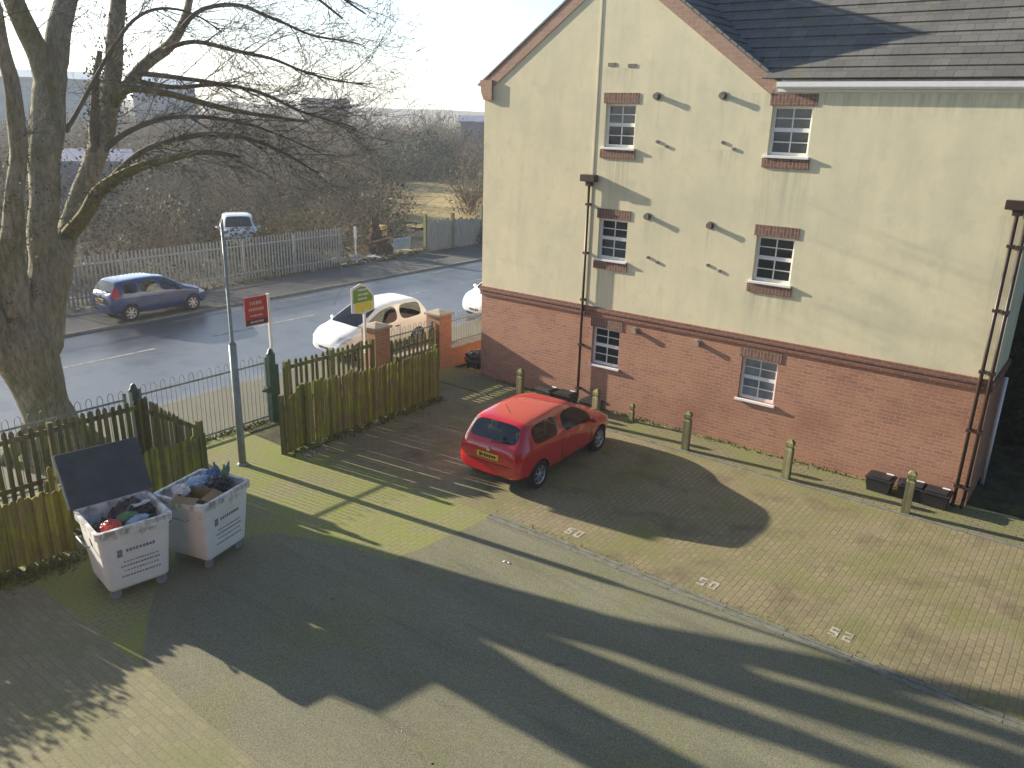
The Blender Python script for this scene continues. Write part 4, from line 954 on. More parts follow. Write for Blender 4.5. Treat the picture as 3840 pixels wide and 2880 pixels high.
def car(label,S,paint,loc,yaw,group=None,roll=0,name='parked_car',seatm='seat',plates=('rear','front')):
    e=empty(name,label,'car',loc,yaw,group); e.rotation_euler=(0,roll,yaw)
    me=make_body(S)
    bm=bmesh.new(); bm.from_mesh(me)
    # lamps and trim are regions of the shell
    for f_ in bm.faces:
        c=f_.calc_center_median()
        if f_.material_index==0:
            for tagi,lo,hi in S['regions']:
                if lo[0]<=abs(c.x)<=hi[0] and lo[1]<=c.y<=hi[1] and lo[2]<=c.z<=hi[2]: f_.material_index=tagi; break
    bm.faces.ensure_lookup_table()
    def sub(sel,nm,mat,parent):
        fl=[f_ for f_ in bm.faces if sel(f_)]
        if not fl: return None
        idx={}; vs=[]; fs=[]
        for f_ in fl:
            q=[]
            for v_ in f_.verts:
                if v_.index not in idx: idx[v_.index]=len(vs); vs.append(tuple(v_.co))
                q.append(idx[v_.index])
            fs.append(tuple(q))
        mb=MB(); mb.add(vs,fs,0,True); return mb.build(nm,MT[mat],parent,fixn=False)
    bm.verts.index_update()
    body=sub(lambda f_:f_.material_index==0,'body',paint,e)
    sub(lambda f_:f_.material_index==2,'underside',"black",e)
    # glass islands
    seen=set(); gl=[f_ for f_ in bm.faces if f_.material_index in (1,3,4)]
    for f0 in gl:
        if f0.index in seen: continue
        st=[f0]; isl=[]; seen.add(f0.index)
        while st:
            f_=st.pop(); isl.append(f_)
            for ed in f_.edges:
                for g_ in ed.link_faces:
                    if g_.material_index==f0.material_index and g_.index not in seen: seen.add(g_.index); st.append(g_)
        ids={f_.index for f_ in isl}; nrm=sum((f_.normal*f_.calc_area() for f_ in isl),Vector())
        if f0.material_index==1:
            nm='side_window' if abs(nrm.x)>max(abs(nrm.y),abs(nrm.z))*.9 else ('rear_window' if nrm.y<0 else 'windscreen'); mt='carglass'
        else: nm,mt=('tail_light','taillight') if f0.material_index==3 else ('headlight','headlight')
        sub(lambda f_:f_.index in ids,nm,mt,e)
    bm.free()
    r=S['wr_']; t,rim,bk=wheel_meshes(r)
    for ya in S['axles']:
        for sx in (1,-1):
            wx=lerp_tab(S['w'],ya)-.105
            wo=bpy.data.objects.new('wheel',None); col.objects.link(wo); wo.parent=e; wo.location=(sx*wx,ya,r); wo.rotation_euler=(0,0,0 if sx>0 else math.pi)
            for mb_,nm,mt in ((t,'tyre','tyre'),(rim,'rim','alloy'),(bk,'brake_disc','black')):
                mb_.build(nm,MT[mt],wo)
    # mirrors, handles, plates, wiper, seats
    ym=S['mirror']; 
    for sx in (1,-1):
        w0=lerp_tab(S['w'],ym)*.95; zb=lerp_tab(S['belt'],ym)
        mb=MB(); mb.blob((sx*(w0+.11),ym,zb+.07),(.1,.055,.07),2,.05,1); mb.obox((sx*(w0+.02),ym,zb+.035),(.04,0,0),(0,.02,0),(0,0,.02)); mb.build('wing_mirror',MT[paint],e)
        for yh in S['handles']:
            mb=MB(); wh=lerp_tab(S['w'],yh); mb.box((sx*(wh*.985)-.012,yh-.09,S['hz']),(sx*(wh*.985)+.025,yh+.09,S['hz']+.035)); mb.build('door_handle',MT[S.get('hm',paint)],e,bevel=.006)
    for sx in (1,-1):
        for ys in S['seams']:
            mb=MB(); pts=[]
            for z in [.3+.06*i for i in range(11)]:
                zl=lerp_tab(S['belt'],ys); zb_=lerp_tab(S['bot'],ys); zm=zb_+(zl-zb_)*.5; w_=lerp_tab(S['w'],ys)
                t=abs(z-zm)/(zl-zm); pts.append((sx*(w_*(.992-.02*t*t)),ys,min(z,zl)))
            mb.tube(pts,.007,4); mb.build('door_seam',MT['black'],e)
    if S.get('wiper') and paint!='silver':
        mb=MB(); mb.cyl((0,-1.955,.87),(0,-1.93,.87),.045,16); mb.build('badge',MT['chrome'],e)
        mb=MB(); mb.tube([(0,-1.2,1.42),(0,-1.38,1.68)],.005,5); mb.build('aerial',MT['black'],e)
    mb=MB(); pts=[]
    for i in range(13):
        xx=-.72+1.44*i/12; yy=S['stations'][0]-.006+(.10*max(0,(abs(xx)-.5)/.22)**2); pts.append((xx,yy,.6))
    mb.tube(pts,.006,4); mb.build('bumper_seam',MT['black'],e)
    rnd=random.Random(2)
    yr=S['stations'][0]; yf=S['stations'][-1]
    for wch in plates:
        y=(S['plate_y'] if wch=='rear' else yf+.004); z=S['plate_z'] if wch=='rear' else .42; s=-1 if wch=='rear' else 1
        mb=MB(); mb.box((-.26,y-.012,z-.055),(.26,y+.012,z+.055)); p=mb.build('number_plate',MT['plate' if wch=='rear' else 'white'],e)
        mb=MB(); glyphrow(mb,(-.2,y+s*.012,z),Vector((1,0,0)),Vector((0,0,1)),7,Vector((0,s,0)),.42,.07,rnd); mb.build('plate_lettering',MT['ink'],p)
    if S.get('wiper'):
        a,b=S['wiper']; mb=MB(); mb.tube([a,b],.012,6); mb.build('rear_wiper',MT['black'],e)
    for sx in (-1,1):
        for ys in S['seats']:
            mb=MB(); mb.box((sx*.36-.22,ys-.2,.38),(sx*.36+.22,ys+.3,.52)); mb.obox((sx*.36,ys-.22,.75),(.21,0,0),(0,.06,.02),(0,-.06,.28)); mb.obox((sx*.36,ys-.3,1.1),(.11,0,0),(0,.04,.01),(0,-.02,.09)); mb.build('seat',MT[seatm],e,bevel=.04)
    mb=MB(); mb.box((-.68,S['axles'][0]-.35,.3),(.68,S['screen'][1]-.1,.37)); mb.box((-.66,S['screen'][1]-.35,.6),(.66,S['screen'][1]-.05,.84)); mb.build('cabin_floor',MT['black'],e)
    return e
HATCH=dict(
 stations=[-1.96,-1.94,-1.89,-1.82,-1.58,-1.48,-1.2,-.9,-.5,-.42,-.1,.25,.5,.78,1.0,1.12,1.4,1.65,1.83,1.93,1.965],
 top=[(-1.96,.66),(-1.94,.88),(-1.89,.965),(-1.82,1.02),(-1.58,1.36),(-1.48,1.405),(-1.2,1.425),(-.5,1.445),(-.1,1.435),(.25,1.39),(1.0,.985),(1.12,.945),(1.4,.885),(1.65,.81),(1.83,.715),(1.93,.6),(1.965,.48)],
 w=[(-1.96,.62),(-1.93,.72),(-1.86,.785),(-1.5,.83),(-1.1,.85),(.8,.85),(1.4,.825),(1.65,.78),(1.83,.68),(1.93,.56),(1.965,.48)],
 wr=[(-1.96,.5),(-1.86,.69),(-1.78,.69),(-1.56,.62),(-1.2,.625),(-.2,.635),(.25,.61),(1.0,.7),(1.4,.69),(1.83,.5),(1.965,.35)],
 bot=[(-1.96,.36),(-1.86,.28),(-1.2,.2),(1.4,.2),(1.8,.22),(1.965,.3)],
 belt=[(-1.96,.6),(-1.78,.93),(-1.44,.955),(-.5,.925),(.5,.88),(1.0,.845),(1.4,.8),(1.83,.62),(1.965,.42)],
 sideglass=[(-1.48,-.5),(-.42,.78)],screen=(.25,1.0),rear=(-1.82,-1.58),
 axles=(-1.27,1.19),wr_=.3,
 regions=[(3,(.56,-1.98,.72),(.9,-1.70,.92)),(4,(.46,1.55,.6),(.9,1.93,.74))],
 mirror=.66,handles=[-.3],hz=.79,plate_y=-1.962,plate_z=.74,wiper=((0,-1.86,1.03),(.42,-1.82,1.07)),seats=(-.9,.15),seams=(-.47,.74))
FIVE=dict(HATCH); FIVE.update(sideglass=[(-1.48,-.9),(-.82,-.12),(-.06,.78)],
 stations=[-1.96,-1.94,-1.89,-1.82,-1.58,-1.48,-1.2,-.9,-.82,-.5,-.12,-.06,.25,.5,.78,1.0,1.12,1.4,1.65,1.83,1.93,1.965],
 regions=[(3,(.6,-1.95,.88),(.9,-1.6,1.24)),(4,(.46,1.5,.62),(.9,1.93,.76))],handles=[-.72,.0],seats=(-.9,.15),seams=(-.86,-.09,.74))
# rounder, shorter and taller hatchback
CITY=dict(HATCH); CITY.update(
 stations=[-1.9,-1.88,-1.83,-1.76,-1.5,-1.4,-1.15,-.85,-.45,-.36,0,.3,.6,.9,1.15,1.26,1.45,1.65,1.78,1.86,1.9],
 top=[(-1.9,.7),(-1.88,.9),(-1.83,1.0),(-1.76,1.08),(-1.5,1.42),(-1.4,1.47),(-1.15,1.5),(-.45,1.52),(0,1.5),(.3,1.43),(1.15,1.0),(1.26,.96),(1.45,.9),(1.65,.81),(1.78,.72),(1.86,.6),(1.9,.5)],
 w=[(-1.9,.62),(-1.88,.72),(-1.83,.77),(-1.4,.815),(-1.0,.83),(.8,.83),(1.45,.8),(1.65,.75),(1.78,.66),(1.86,.55),(1.9,.48)],
 wr=[(-1.9,.5),(-1.83,.66),(-1.76,.66),(-1.5,.58),(-1.15,.59),(0,.6),(.3,.585),(1.15,.68),(1.45,.66),(1.78,.48),(1.9,.35)],
 bot=[(-1.9,.36),(-1.8,.28),(-1.2,.2),(1.4,.2),(1.75,.22),(1.9,.3)],
 belt=[(-1.9,.6),(-1.76,.96),(-1.4,.98),(-.4,.95),(.6,.9),(1.15,.85),(1.45,.8),(1.78,.62),(1.9,.42)],
 sideglass=[(-1.4,-.45),(-.36,.9)],screen=(.3,1.15),rear=(-1.76,-1.5),axles=(-1.2,1.2),
 regions=[(3,(.56,-1.95,.78),(.9,-1.66,1.05)),(4,(.42,1.5,.62),(.9,1.85,.77))],mirror=.78,handles=[-.28],hz=.82,hm='black',plate_y=-1.895,plate_z=.8,wiper=None,seats=(-.85,.2),seams=(-.4,.86))
car('bright red three door hatchback parked nose to the brick wall',HATCH,'redpaint',(-9.02,12.93,0),R_(2.6),plates=('rear',),seatm='tan').scale=(.965,.965,.965)
car('dark blue five door hatchback parked half on the far footway by the palisade fence',FIVE,'bluepaint',(-26.93,14.28,.012),R_(.3),seatm='tan').scale=(.94,.93,.97)
car('white hatchback parked at the near kerb behind the two brick pillars',CITY,'whitecar',(-18.02,16.45,-.03),R_(180.5),roll=R_(-2.2))
car('white car almost hidden behind the building corner, only its bonnet showing',CITY,'whitecar',(-18.0,23.2,-.03),R_(180),roll=R_(-2.2))
car('silver car beyond the palisade fence with only its windscreen and roof showing over it',FIVE,'silver',(-34.0,22.7,.72),R_(-122),plates=())
# ------------------------------------------------------------------ the big bare tree
exec_limbs=LIMBS
T=empty('bare_tree','big leafless tree with a thick forked trunk standing behind the left bin enclosure','tree',(-16.9,6.45,0))
off=Vector((-16.9,6.45,0))
def loc_(pts): return [Vector(p[:3])-off for p in pts]
def smooth(pts,rad,k=3):
    """Catmull-Rom refinement"""
    out=[];ro=[]
    P=[Vector(p) for p in pts]; n=len(P)
    for i in range(n-1):
        p0=P[max(i-1,0)];p1=P[i];p2=P[i+1];p3=P[min(i+2,n-1)]
        for j in range(k):
            t=j/k
            out.append(.5*((2*p1)+(p2-p0)*t+(2*p0-5*p1+4*p2-p3)*t*t+(3*p1-p0-3*p2+p3)*t**3)); ro.append(rad[i]*(1-t)+rad[i+1]*t)
    out.append(P[-1]); ro.append(rad[-1]); return out,ro
SM={}
tk=MB()
tr=LIMBS['trunk']; pts=[(tr[0][0],tr[0][1],-.1)]+[tr[0][:3]]+[p[:3] for p in tr[1:]]; rad=[.72,.56]+[p[3] for p in tr[1:]]
p,r=smooth([Vector(q)-off for q in pts],rad,4); tk.tube(p,r,28,0,True,True,.22,3)
for a in range(6):
    th=a*1.05+.3; d=Vector((math.cos(th),math.sin(th),0)); tk.tube([d*.2+Vector((0,0,.9)),d*.52+Vector((0,0,.35)),d*1.0+Vector((0,0,-.05))],[.16,.18,.1],10,0,True,True,.2,a)
tk.build('trunk',MT['bark'],T)
rnd=random.Random(11)
big={'fork','left_low','center','center_r','center_l','right','left_thin'}
for nm,L in LIMBS.items():
    if nm=='trunk': continue
    P,Rr=smooth(loc_(L),[q[3] for q in L],4)
    # small irregular bends
    for i in range(2,len(P)-1):
        a=.03+.25*Rr[i]; P[i]=P[i]+Vector((mnoise.noise(P[i]*1.1),mnoise.noise(P[i]*1.1+Vector((9,0,0))),mnoise.noise(P[i]*1.1+Vector((0,9,0)))))*a
    SM[nm]=(P,Rr)
    b=MB(); b.tube(P,Rr,14 if nm in big else 8,0,True,True,.14,len(nm)); b.build('limb',MT['bark'] if nm in big or nm=='diag' else (MT['stubmoss'] if nm in('moss_mid','low_right') else MT['twig']),T)
tw=MB(); n_tw=0
def twig(p,d,L,r,depth,droop):
    global n_tw
    n=4 if depth<2 else 3; pts=[p]; q=Vector(p); dd=Vector(d).normalized(); step=L/n; rads=[r]
    for i in range(n):
        dd=(dd+Vector((rnd.gauss(0,.2),rnd.gauss(0,.2),rnd.gauss(0,.16)-droop*(i+1)/n))).normalized(); q=q+dd*step; pts.append(q); rads.append(max(.003,r*(1-.8*(i+1)/n)))
    if pts[-1].y+off.y>15.3 or (pts[-1].y+off.y>14.3 and pts[-1].z>8.7): return
    tw.tube(pts,rads,4 if r>.012 else 3,0,False,True); n_tw+=1
    if depth<3 and L>.35:
        m=(5,4,3)[depth]
        for j in range(m):
            k=rnd.randint(1,n-1)+rnd.random(); i=min(int(k),n-1); base=pts[i].lerp(pts[i+1],k-int(k)) 
            ax=(pts[i+1]-pts[i]).normalized(); rv=Vector((rnd.gauss(0,1),rnd.gauss(0,1),rnd.gauss(0,.7))); rv=(rv-ax*rv.dot(ax)).normalized()
            twig(base,ax*.8+rv*.75+Vector((0,.1,.16)),L*rnd.uniform(.42,.68),max(.005,r*.55),depth+1,droop*.8)
for nm,(P,Rr) in SM.items():
    if nm=='fork': dens=.2
    elif nm in('left_low',): dens=1.2
    elif nm.startswith('arc'): dens=8.5
    elif nm in('center',): dens=.9
    elif nm in('right',): dens=1.6
    else: dens=3.2
    length=sum((P[i+1]-P[i]).length for i in range(len(P)-1)); N=int(length*dens)
    for j in range(N):
        k=rnd.uniform(.18,1)*(len(P)-1.001); i=int(k); b=P[i].lerp(P[i+1],k-i); rr=Rr[i]
        ax=(P[i+1]-P[i]).normalized(); rv=Vector((rnd.gauss(0,1),rnd.gauss(0,1),rnd.gauss(0,.8))); rv=(rv-ax*rv.dot(ax)).normalized()
        d=ax*.7+rv*.8+Vector((.1,.3,.05))
        Lw=rnd.uniform(.7,2.1) if nm.startswith('arc') else rnd.uniform(.5,1.6)
        if b.z<3.6: Lw*=.4
        twig(b,d,Lw,min(rr*.5,rnd.uniform(.007,.014)),1 if nm.startswith('arc') else 1,rnd.uniform(-.12,.16))
print('twigs',n_tw,len(tw.f))
tw.build('twigs',MT['twig'],T,fixn=False)
# ivy on the lower limbs
def leaves(mb,c,n,sx,sy,sz,s,rnd,mi=0):
    for i in range(n):
        q=Vector(c)+Vector((rnd.gauss(0,sx),rnd.gauss(0,sy),rnd.gauss(0,sz))); a=Vector((rnd.gauss(0,1),rnd.gauss(0,1),rnd.gauss(0,1))).normalized(); b=a.orthogonal().normalized(); k=s*rnd.uniform(.5,1.4)
        mb.add([q+a*k,q+b*k*.6,q-a*k*.8,q-b*k*.6],[(0,1,2,3)],mi)
iv=MB(); rv_=random.Random(5)
for nm,lo,hi,n in (('right',.35,.8,70),('low_right',.1,.7,40),('left_low',.1,.8,60),('moss_mid',0,.4,25),('stub',0,1,40),('left_thin',.1,.7,50),('center',.1,.7,45),('arc_e',.2,.8,25)):
    P,Rr=SM[nm]
    for j in range(n):
        k=rv_.uniform(lo,hi)*(len(P)-1.001); i=int(k); b=P[i].lerp(P[i+1],k-i); rr=Rr[i]
        leaves(iv,b,14,rr*.6+.05,rr*.6+.05,.1,.032,rv_,rv_.choice((0,0,1)))
iv.build('ivy',[MT['ivy'],MT['ivypale']],T,fixn=False)

# ------------------------------------------------------------------ scrub beyond the road
def bushmesh(seed,h,w_,ntw,nlf,mats,tw_=.022,lf=.09,up=.8,first=0):
    rnd=random.Random(seed); mb=MB()
    for i in range(ntw):
        a=rnd.uniform(0,6.283); r0=abs(rnd.gauss(0,.28))*w_; b=Vector((math.cos(a)*r0,math.sin(a)*r0,rnd.uniform(0,.25)*h))
        d=Vector((math.cos(a)*rnd.uniform(.1,1),math.sin(a)*rnd.uniform(.1,1),up*rnd.uniform(.4,1.6))).normalized()
        L=h*rnd.uniform(.35,1.0); p=[b]; n=4
        for k in range(n):
            d=(d+Vector((rnd.gauss(0,.25),rnd.gauss(0,.25),rnd.gauss(-.08,.2)))).normalized(); b=b+d*L/n
            p.append(b)
        t=tw_*rnd.uniform(.5,1.3); mb.tube(p,[t,t*.8,t*.6,t*.45,t*.25],3,rnd.choice(mats[:2]),False,False)
        for q in range(3):
            k=rnd.randint(1,3); dd=Vector((rnd.gauss(0,1),rnd.gauss(0,1),rnd.gauss(.3,.8))).normalized(); l2=L*rnd.uniform(.15,.4)
            mb.tube([p[k],p[k]+dd*l2*.5,p[k]+dd*l2+Vector((0,0,-.1*l2))],[t*.5,t*.4,t*.2],3,rnd.choice(mats[:2]),False,False)
    for i in range(nlf):
        a=rnd.uniform(0,6.283); rr=w_*math.sqrt(rnd.random()); z=h*rnd.uniform(.02,.95)*(1-.45*(rr/w_)**2)
        q=Vector((math.cos(a)*rr,math.sin(a)*rr,z)); A=Vector((rnd.gauss(0,1),rnd.gauss(0,1),rnd.gauss(0,1))).normalized(); Bv=A.orthogonal(); k=lf*rnd.uniform(.4,1.5)
        mb.add([q+A*k,q+Bv*k*.5,q-A*k,q-Bv*k*.5],[(0,1,2,3)],(5 if (mats[2:][i%len(mats[2:])] in (0,1) and rnd.random()<.8) else mats[2:][i%len(mats[2:])]))
    return mb
SCM=[MT['sc_brown'],MT['sc_grey'],MT['sc_olive'],MT['sc_straw'],MT['sc_dark'],MT['sc_leaf']]
protos=[bushmesh(1,3.2,1.9,70,260,[0,1,2,0,3]),bushmesh(2,3.6,2.0,80,220,[1,0,2,1]),bushmesh(3,2.4,2.1,55,420,[0,0,2,3,0,2]),bushmesh(4,4.4,1.9,85,160,[1,1,0,1]),bushmesh(5,1.3,1.7,40,260,[0,3,3,2,0]),bushmesh(6,3.0,1.9,45,620,[0,1,4,4,2])]
pa=[(np.array([tuple(v) for v in p.v],dtype=np.float32),p.f,np.array(p.m,dtype=np.int32)) for p in protos]
rnd=random.Random(21)
def az_of(x,y): return math.degrees(math.atan2(-x,y))
def blocked(x,y):
    a=az_of(x,y); d=math.hypot(x,y)
    if inpoly(x,y,STRAW): return True
    if 38<a<46.5 and d<62 : return True      # open ground with the dead grass
    if 53.0<a<60.5 and d<43.5: return True   # sight line to the silver car
    if x>-31.2: return True
    if 62<a<68.5 and 44<d<66: return True    # yard with the low blue shed
    return False
place=[]
for i in range(5200):
    a=R_(rnd.uniform(36,74)); d=34+rnd.random()**1.35*125; x,y=-math.sin(a)*d,math.cos(a)*d
    if blocked(x,y): continue
    mind=1.35+d*.017
    if any((x-q[0])**2+(y-q[1])**2<mind*mind for q in place[-900:]): continue
    place.append((x,y,d))
print('bushes',len(place))
place.sort(key=lambda q:q[2])
near=place[:16]; rest=place[16:760]
V=[];F=[];M_=[];o_=0
for x,y,d in rest:
    a=az_of(x,y)
    k=rnd.choice([0,0,1,2,2,3,5,5] if d>52 else [0,1,2,2,4,5])
    v,fs_,mi=pa[k]; s=rnd.uniform(.75,1.25)*(1.0 if d<55 else 1.12)
    if d>95: s*=1.15
    th=rnd.uniform(0,6.28); c,s_=math.cos(th),math.sin(th)
    w=v.copy(); w[:,0]=(v[:,0]*c-v[:,1]*s_)*s; w[:,1]=(v[:,0]*s_+v[:,1]*c)*s; w[:,2]=v[:,2]*s*rnd.uniform(.85,1.15)
    w+=np.array([x,y,terr_h(x,y)-.1],dtype=np.float32)
    V.append(w); F+= [tuple(i+o_ for i in q) for q in fs_]; M_.append(mi); o_+=len(v)
me=bpy.data.meshes.new('scrub'); me.from_pydata(np.concatenate(V).tolist(),[],F)
for m_ in SCM: me.materials.append(m_)
me.polygons.foreach_set('material_index',np.concatenate(M_)); me.update()
o=bpy.data.objects.new('scrub',me); col.objects.link(o); tag(o,'mass of bare brown scrub and brambles beyond the road','scrub',kind='stuff')
print('scrub faces',len(F))
# individual shrubs and trees one can tell apart
def shrub(name,label,cat,x,y,mb,s=1,group=None):
    e=empty(name,label,cat,(x,y,terr_h(x,y)-.05),rnd.uniform(0,6),group); e.scale=(s,s,s)
    ft=MB(); ff=MB()
    for fc,mi in zip(mb.f,mb.m):
        pass
    o=mb.build('branches',SCM,e,fixn=False); return e
def at_az(a,d): return -math.sin(R_(a))*d,math.cos(R_(a))*d
WORDS=['brown bramble mound','grey twiggy bush','straggly bare bush','low rusty bramble clump']
x,y=at_az(43.6,86); shrub('evergreen_shrub','large dark evergreen shrub standing out of the scrub near the building edge','shrub',x,y,bushmesh(31,5.4,3.4,40,2600,[0,1,4,4,4,2],.03,.16))
x,y=at_az(47.5,80); shrub('evergreen_shrub','dark green bushy tree left of the large evergreen','shrub',x,y,bushmesh(32,4.2,2.6,40,1500,[0,1,4,2,2],.03,.15))
x,y=at_az(43.9,92); shrub('bare_tree','slim bare tree poking above the skyline behind the evergreen shrub','tree',x,y,bushmesh(33,8.2,2.2,120,120,[1,1,1,0],.045,.1,1.6))
x,y=at_az(42.2,98); shrub('bare_tree','bare tree poking above the skyline nearest the building edge','tree',x,y,bushmesh(34,7.6,2.0,110,100,[1,0,1,0],.045,.1,1.6))
x,y=at_az(40.6,60); shrub('bare_bush','tall pale twiggy bush right against the building edge','bush',x,y,bushmesh(35,5.2,1.7,120,260,[1,0,3,1],.028,.08,1.3))
x,y=-29.7,36.0; shrub('evergreen_shrub','small dark green shrub at the foot of the board fence beside the building edge','shrub',x,y,bushmesh(36,1.3,1.1,20,700,[0,1,4,4,2],.02,.09))
x,y=-30.4,16.9; shrub('bramble','straw coloured bramble growing through the palisade fence ahead of the blue car','bramble',x,y,bushmesh(37,1.5,1.7,70,420,[0,3,3,3,0],.014,.07))
x,y=-30.5,20.4; shrub('bramble','rusty bramble clump behind the palisade fence below the silver car','bramble',x,y,bushmesh(38,1.2,1.8,50,380,[0,3,0,3,2],.014,.07))
x,y=-32.6,25.0; shrub('bramble','brown bramble mound left of the gap in the palisade fence','bramble',x,y,bushmesh(39,2.0,2.4,70,700,[0,0,0,3,2],.016,.08),1.1)
x,y=-35.2,27.2; shrub('bramble','bramble mound further back behind the gap in the palisade','bramble',x,y,bushmesh(40,1.7,2.2,60,500,[0,0,0,2],.016,.08))
x,y=-32.4,21.8; shrub('bramble','low brown bramble just below the windscreen of the silver car','bramble',x,y,bushmesh(44,1.45,1.6,60,1500,[0,1,2,2,0],.014,.07))
x,y=-32.3,23.2; shrub('bramble','low bramble to the right of the silver car, touching the palisade','bramble',x,y,bushmesh(45,1.35,1.5,60,1200,[0,1,2,0,3],.014,.07))
x,y=-43,20.5; shrub('bare_bush','thorny bare bush left of the silver car','bush',x,y,bushmesh(41,3.2,2.2,90,300,[1,0,0,2],.02,.08))
for i,(az_,dd,hh) in enumerate(((56.6,88,6.2),(59.3,82,6.8),(61.6,90,6.0),(53.2,96,6.0),(50.4,100,5.6),(64.6,84,5.6))):
    x,y=at_az(az_,dd); mb=bushmesh(60+i,hh,2.7,150,420,[0,1,0,1,2],.04,.1,1.2)
    shrub('bare_tree','tall bare brown tree in the far scrub half hidden by the big tree\'s twigs','tree',x,y,mb,1,'bare trees in the far scrub')
for i,(x,y,d) in enumerate(near):
    mb=protos[(i*3+2)%5]
    q=MB(); q.v=list(mb.v); q.f=list(mb.f); q.m=list(mb.m); q.sm=list(mb.sm)
    e=shrub('bare_bush','bare brown bush in the front row of scrub behind the palisade fence','bush',x,y,q,rnd.uniform(.6,.85),'bare bushes behind the palisade')
# ------------------------------------------------------------------ palisade fence, board fence and junk
e=empty('palisade_fence','grey galvanised palisade fence along the far footway','fence',(-29.35,0,0))
pl=MB(); y=-14.0
rn=random.Random(8)
while y<25.1:
    h=1.82+rn.uniform(-.02,.02); w_=.034
    prof=[(-w_,.06),(w_,.06),(w_,h-.1),(w_*.4,h),(0,h-.05),(-w_*.4,h),(-w_,h-.1)]
    pl.prism([(y+a,b) for a,b in prof],-.004,.004,'x'); y+=.155
pl.build('pales',MT['galv'],e)
for z in (.35,1.5):
    r=MB(); r.box((-.05,-14,z-.025),(-.006,25.1,z+.025)); r.build('rail',MT['galv'],e)
y=-14.0
while y<25.3:
    r=MB(); r.box((-.1,y-.03,0),(-.052,y+.03,1.7)); r.build('post',MT['galv'],e); y+=2.6
e=empty('board_fence','weathered pale board fence between timber posts right of the gap','fence',(-29.5,30.9,0))
bf=MB(); y=.15
while y<8:
    hh=1.62+rn.uniform(-.12,.1)-.03*y; bf.obox((0,y+.07,hh/2),(.012,0,0),(0,.066,0),(0,rn.uniform(-.01,.01),hh/2)); y+=.142
bf.build('boards',MT['palepanel'],e)
for y,h in ((0,2.0),(2.15,1.9),(4.6,2.1),(7,1.9)):
    r=MB(); r.box((-.08,y-.07,0),(.08,y+.07,h)); r.build('post',MT['bollard'],e)
# burnt out machine in the gap
e=empty('rusty_machine','rusty brown burnt out machine standing in the gap in the palisade','machine',(-30.4,28.35,terr_h(-30.4,28.35)))
b=MB(); b.box((-.4,-.5,.5),(.4,.5,.62)); b.blob((0,.05,.72),(.42,.5,.26),3,.35,2.2,0,3); b.blob((.05,-.25,.4),(.3,.3,.34),3,.4,2,0,4); b.blob((0,.3,.3),(.3,.22,.3),3,.4,2,0,6); b.build('hull',MT['rust'],e)
b=MB(); b.blob((0,-.12,1.15),(.26,.3,.36),3,.45,2.4,0,5); b.blob((.02,-.18,1.6),(.17,.2,.34),3,.5,2.6,0,7); b.build('engine_block',MT['rust'],e)
b=MB(); b.tube([(.1,-.12,1.7),(.1,-.14,2.1),(.05,.06,2.3)],.05,8); b.tube([(-.1,-.2,1.6),(-.15,-.34,2.0)],.035,8); b.tube([(.1,.1,1.2),(.2,.5,1.35),(.2,.62,.9)],.03,8); b.build('pipe',MT['rust'],e)
b=MB(); b.cyl((.46,-.3,.3),(.52,-.3,.3),.28,18); b.cyl((.46,.3,.3),(.52,.3,.3),.28,18); b.build('wheel',MT['rust'],e)
b=MB(); b.obox((.4,-.05,.86),(.03,0,0),(0,.62,.06),(0,0,.03)); b.build('bar',MT['card'],e)
o=MB().obox((0,0,.48),(.03,0,.0),(0,.62,.0),(0.06,0,.3)).build('sheet',MT['bluesheet'],loc=(-30.2,29.85,0)); tag(o,'pale blue sheet leaning upright right of the rusty machine','sheet')
o=MB().cyl((0,0,.95),(0,0,1.5),.07,10).box((-.03,-.03,0),(.03,.03,.95)).build('marker_post',MT['white'],loc=(-30.9,27.3,0)); tag(o,'short post with a white top left of the rusty machine','post')
o=MB().box((-.25,-.2,0),(.25,.2,.55)).build('yellow_crate',MT['straw'],loc=(-32.5,30.6,.6)); o.name='straw_bale'; tag(o,'yellowish bale behind the pale blue sheet','bale')
def heap(name,label,c,n,sx,sy,mats,seed,s):
    r=random.Random(seed); mb=MB()
    for i in range(n):
        x,y=r.gauss(0,sx),r.gauss(0,sy); k=s*r.uniform(.4,1.6); a=r.uniform(0,3.14); d=Vector((math.cos(a),math.sin(a),r.uniform(-.4,.4))); q=Vector((-d.y,d.x,r.uniform(-.3,.3)))
        mb.obox((x,y,k*.5+r.random()*.1),d*k,q*k*r.uniform(.3,.8),d.cross(q)*k*.12,r.randrange(len(mats)))
    o=mb.build(name,[MT[m] for m in mats],loc=(c[0],c[1],terr_h(*c)),fixn=False); return tag(o,label,'litter',kind='stuff')
heap('rubbish_heap','scattered pale rubbish on the ground in the gap in the palisade',(-30.0,26.6),70,.5,.7,['litterwhite','paper','sc_brown','galv'],3,.1)
heap('rubbish_heap','rubbish strewn in front of the rusty machine',(-29.9,28.7),80,.35,.9,['straw','litterwhite','sc_straw','card'],4,.09)
heap('leaf_litter','dead leaves and weeds along the foot of the palisade fence',(-29.15,18.0),260,.12,5.5,['sc_straw','card','sc_brown','sc_olive'],5,.05)
heap('leaf_litter_far','weeds along the foot of the fence near the gap',(-29.2,27.0),140,.15,3.0,['sc_straw','sc_olive','sc_brown'],6,.06)
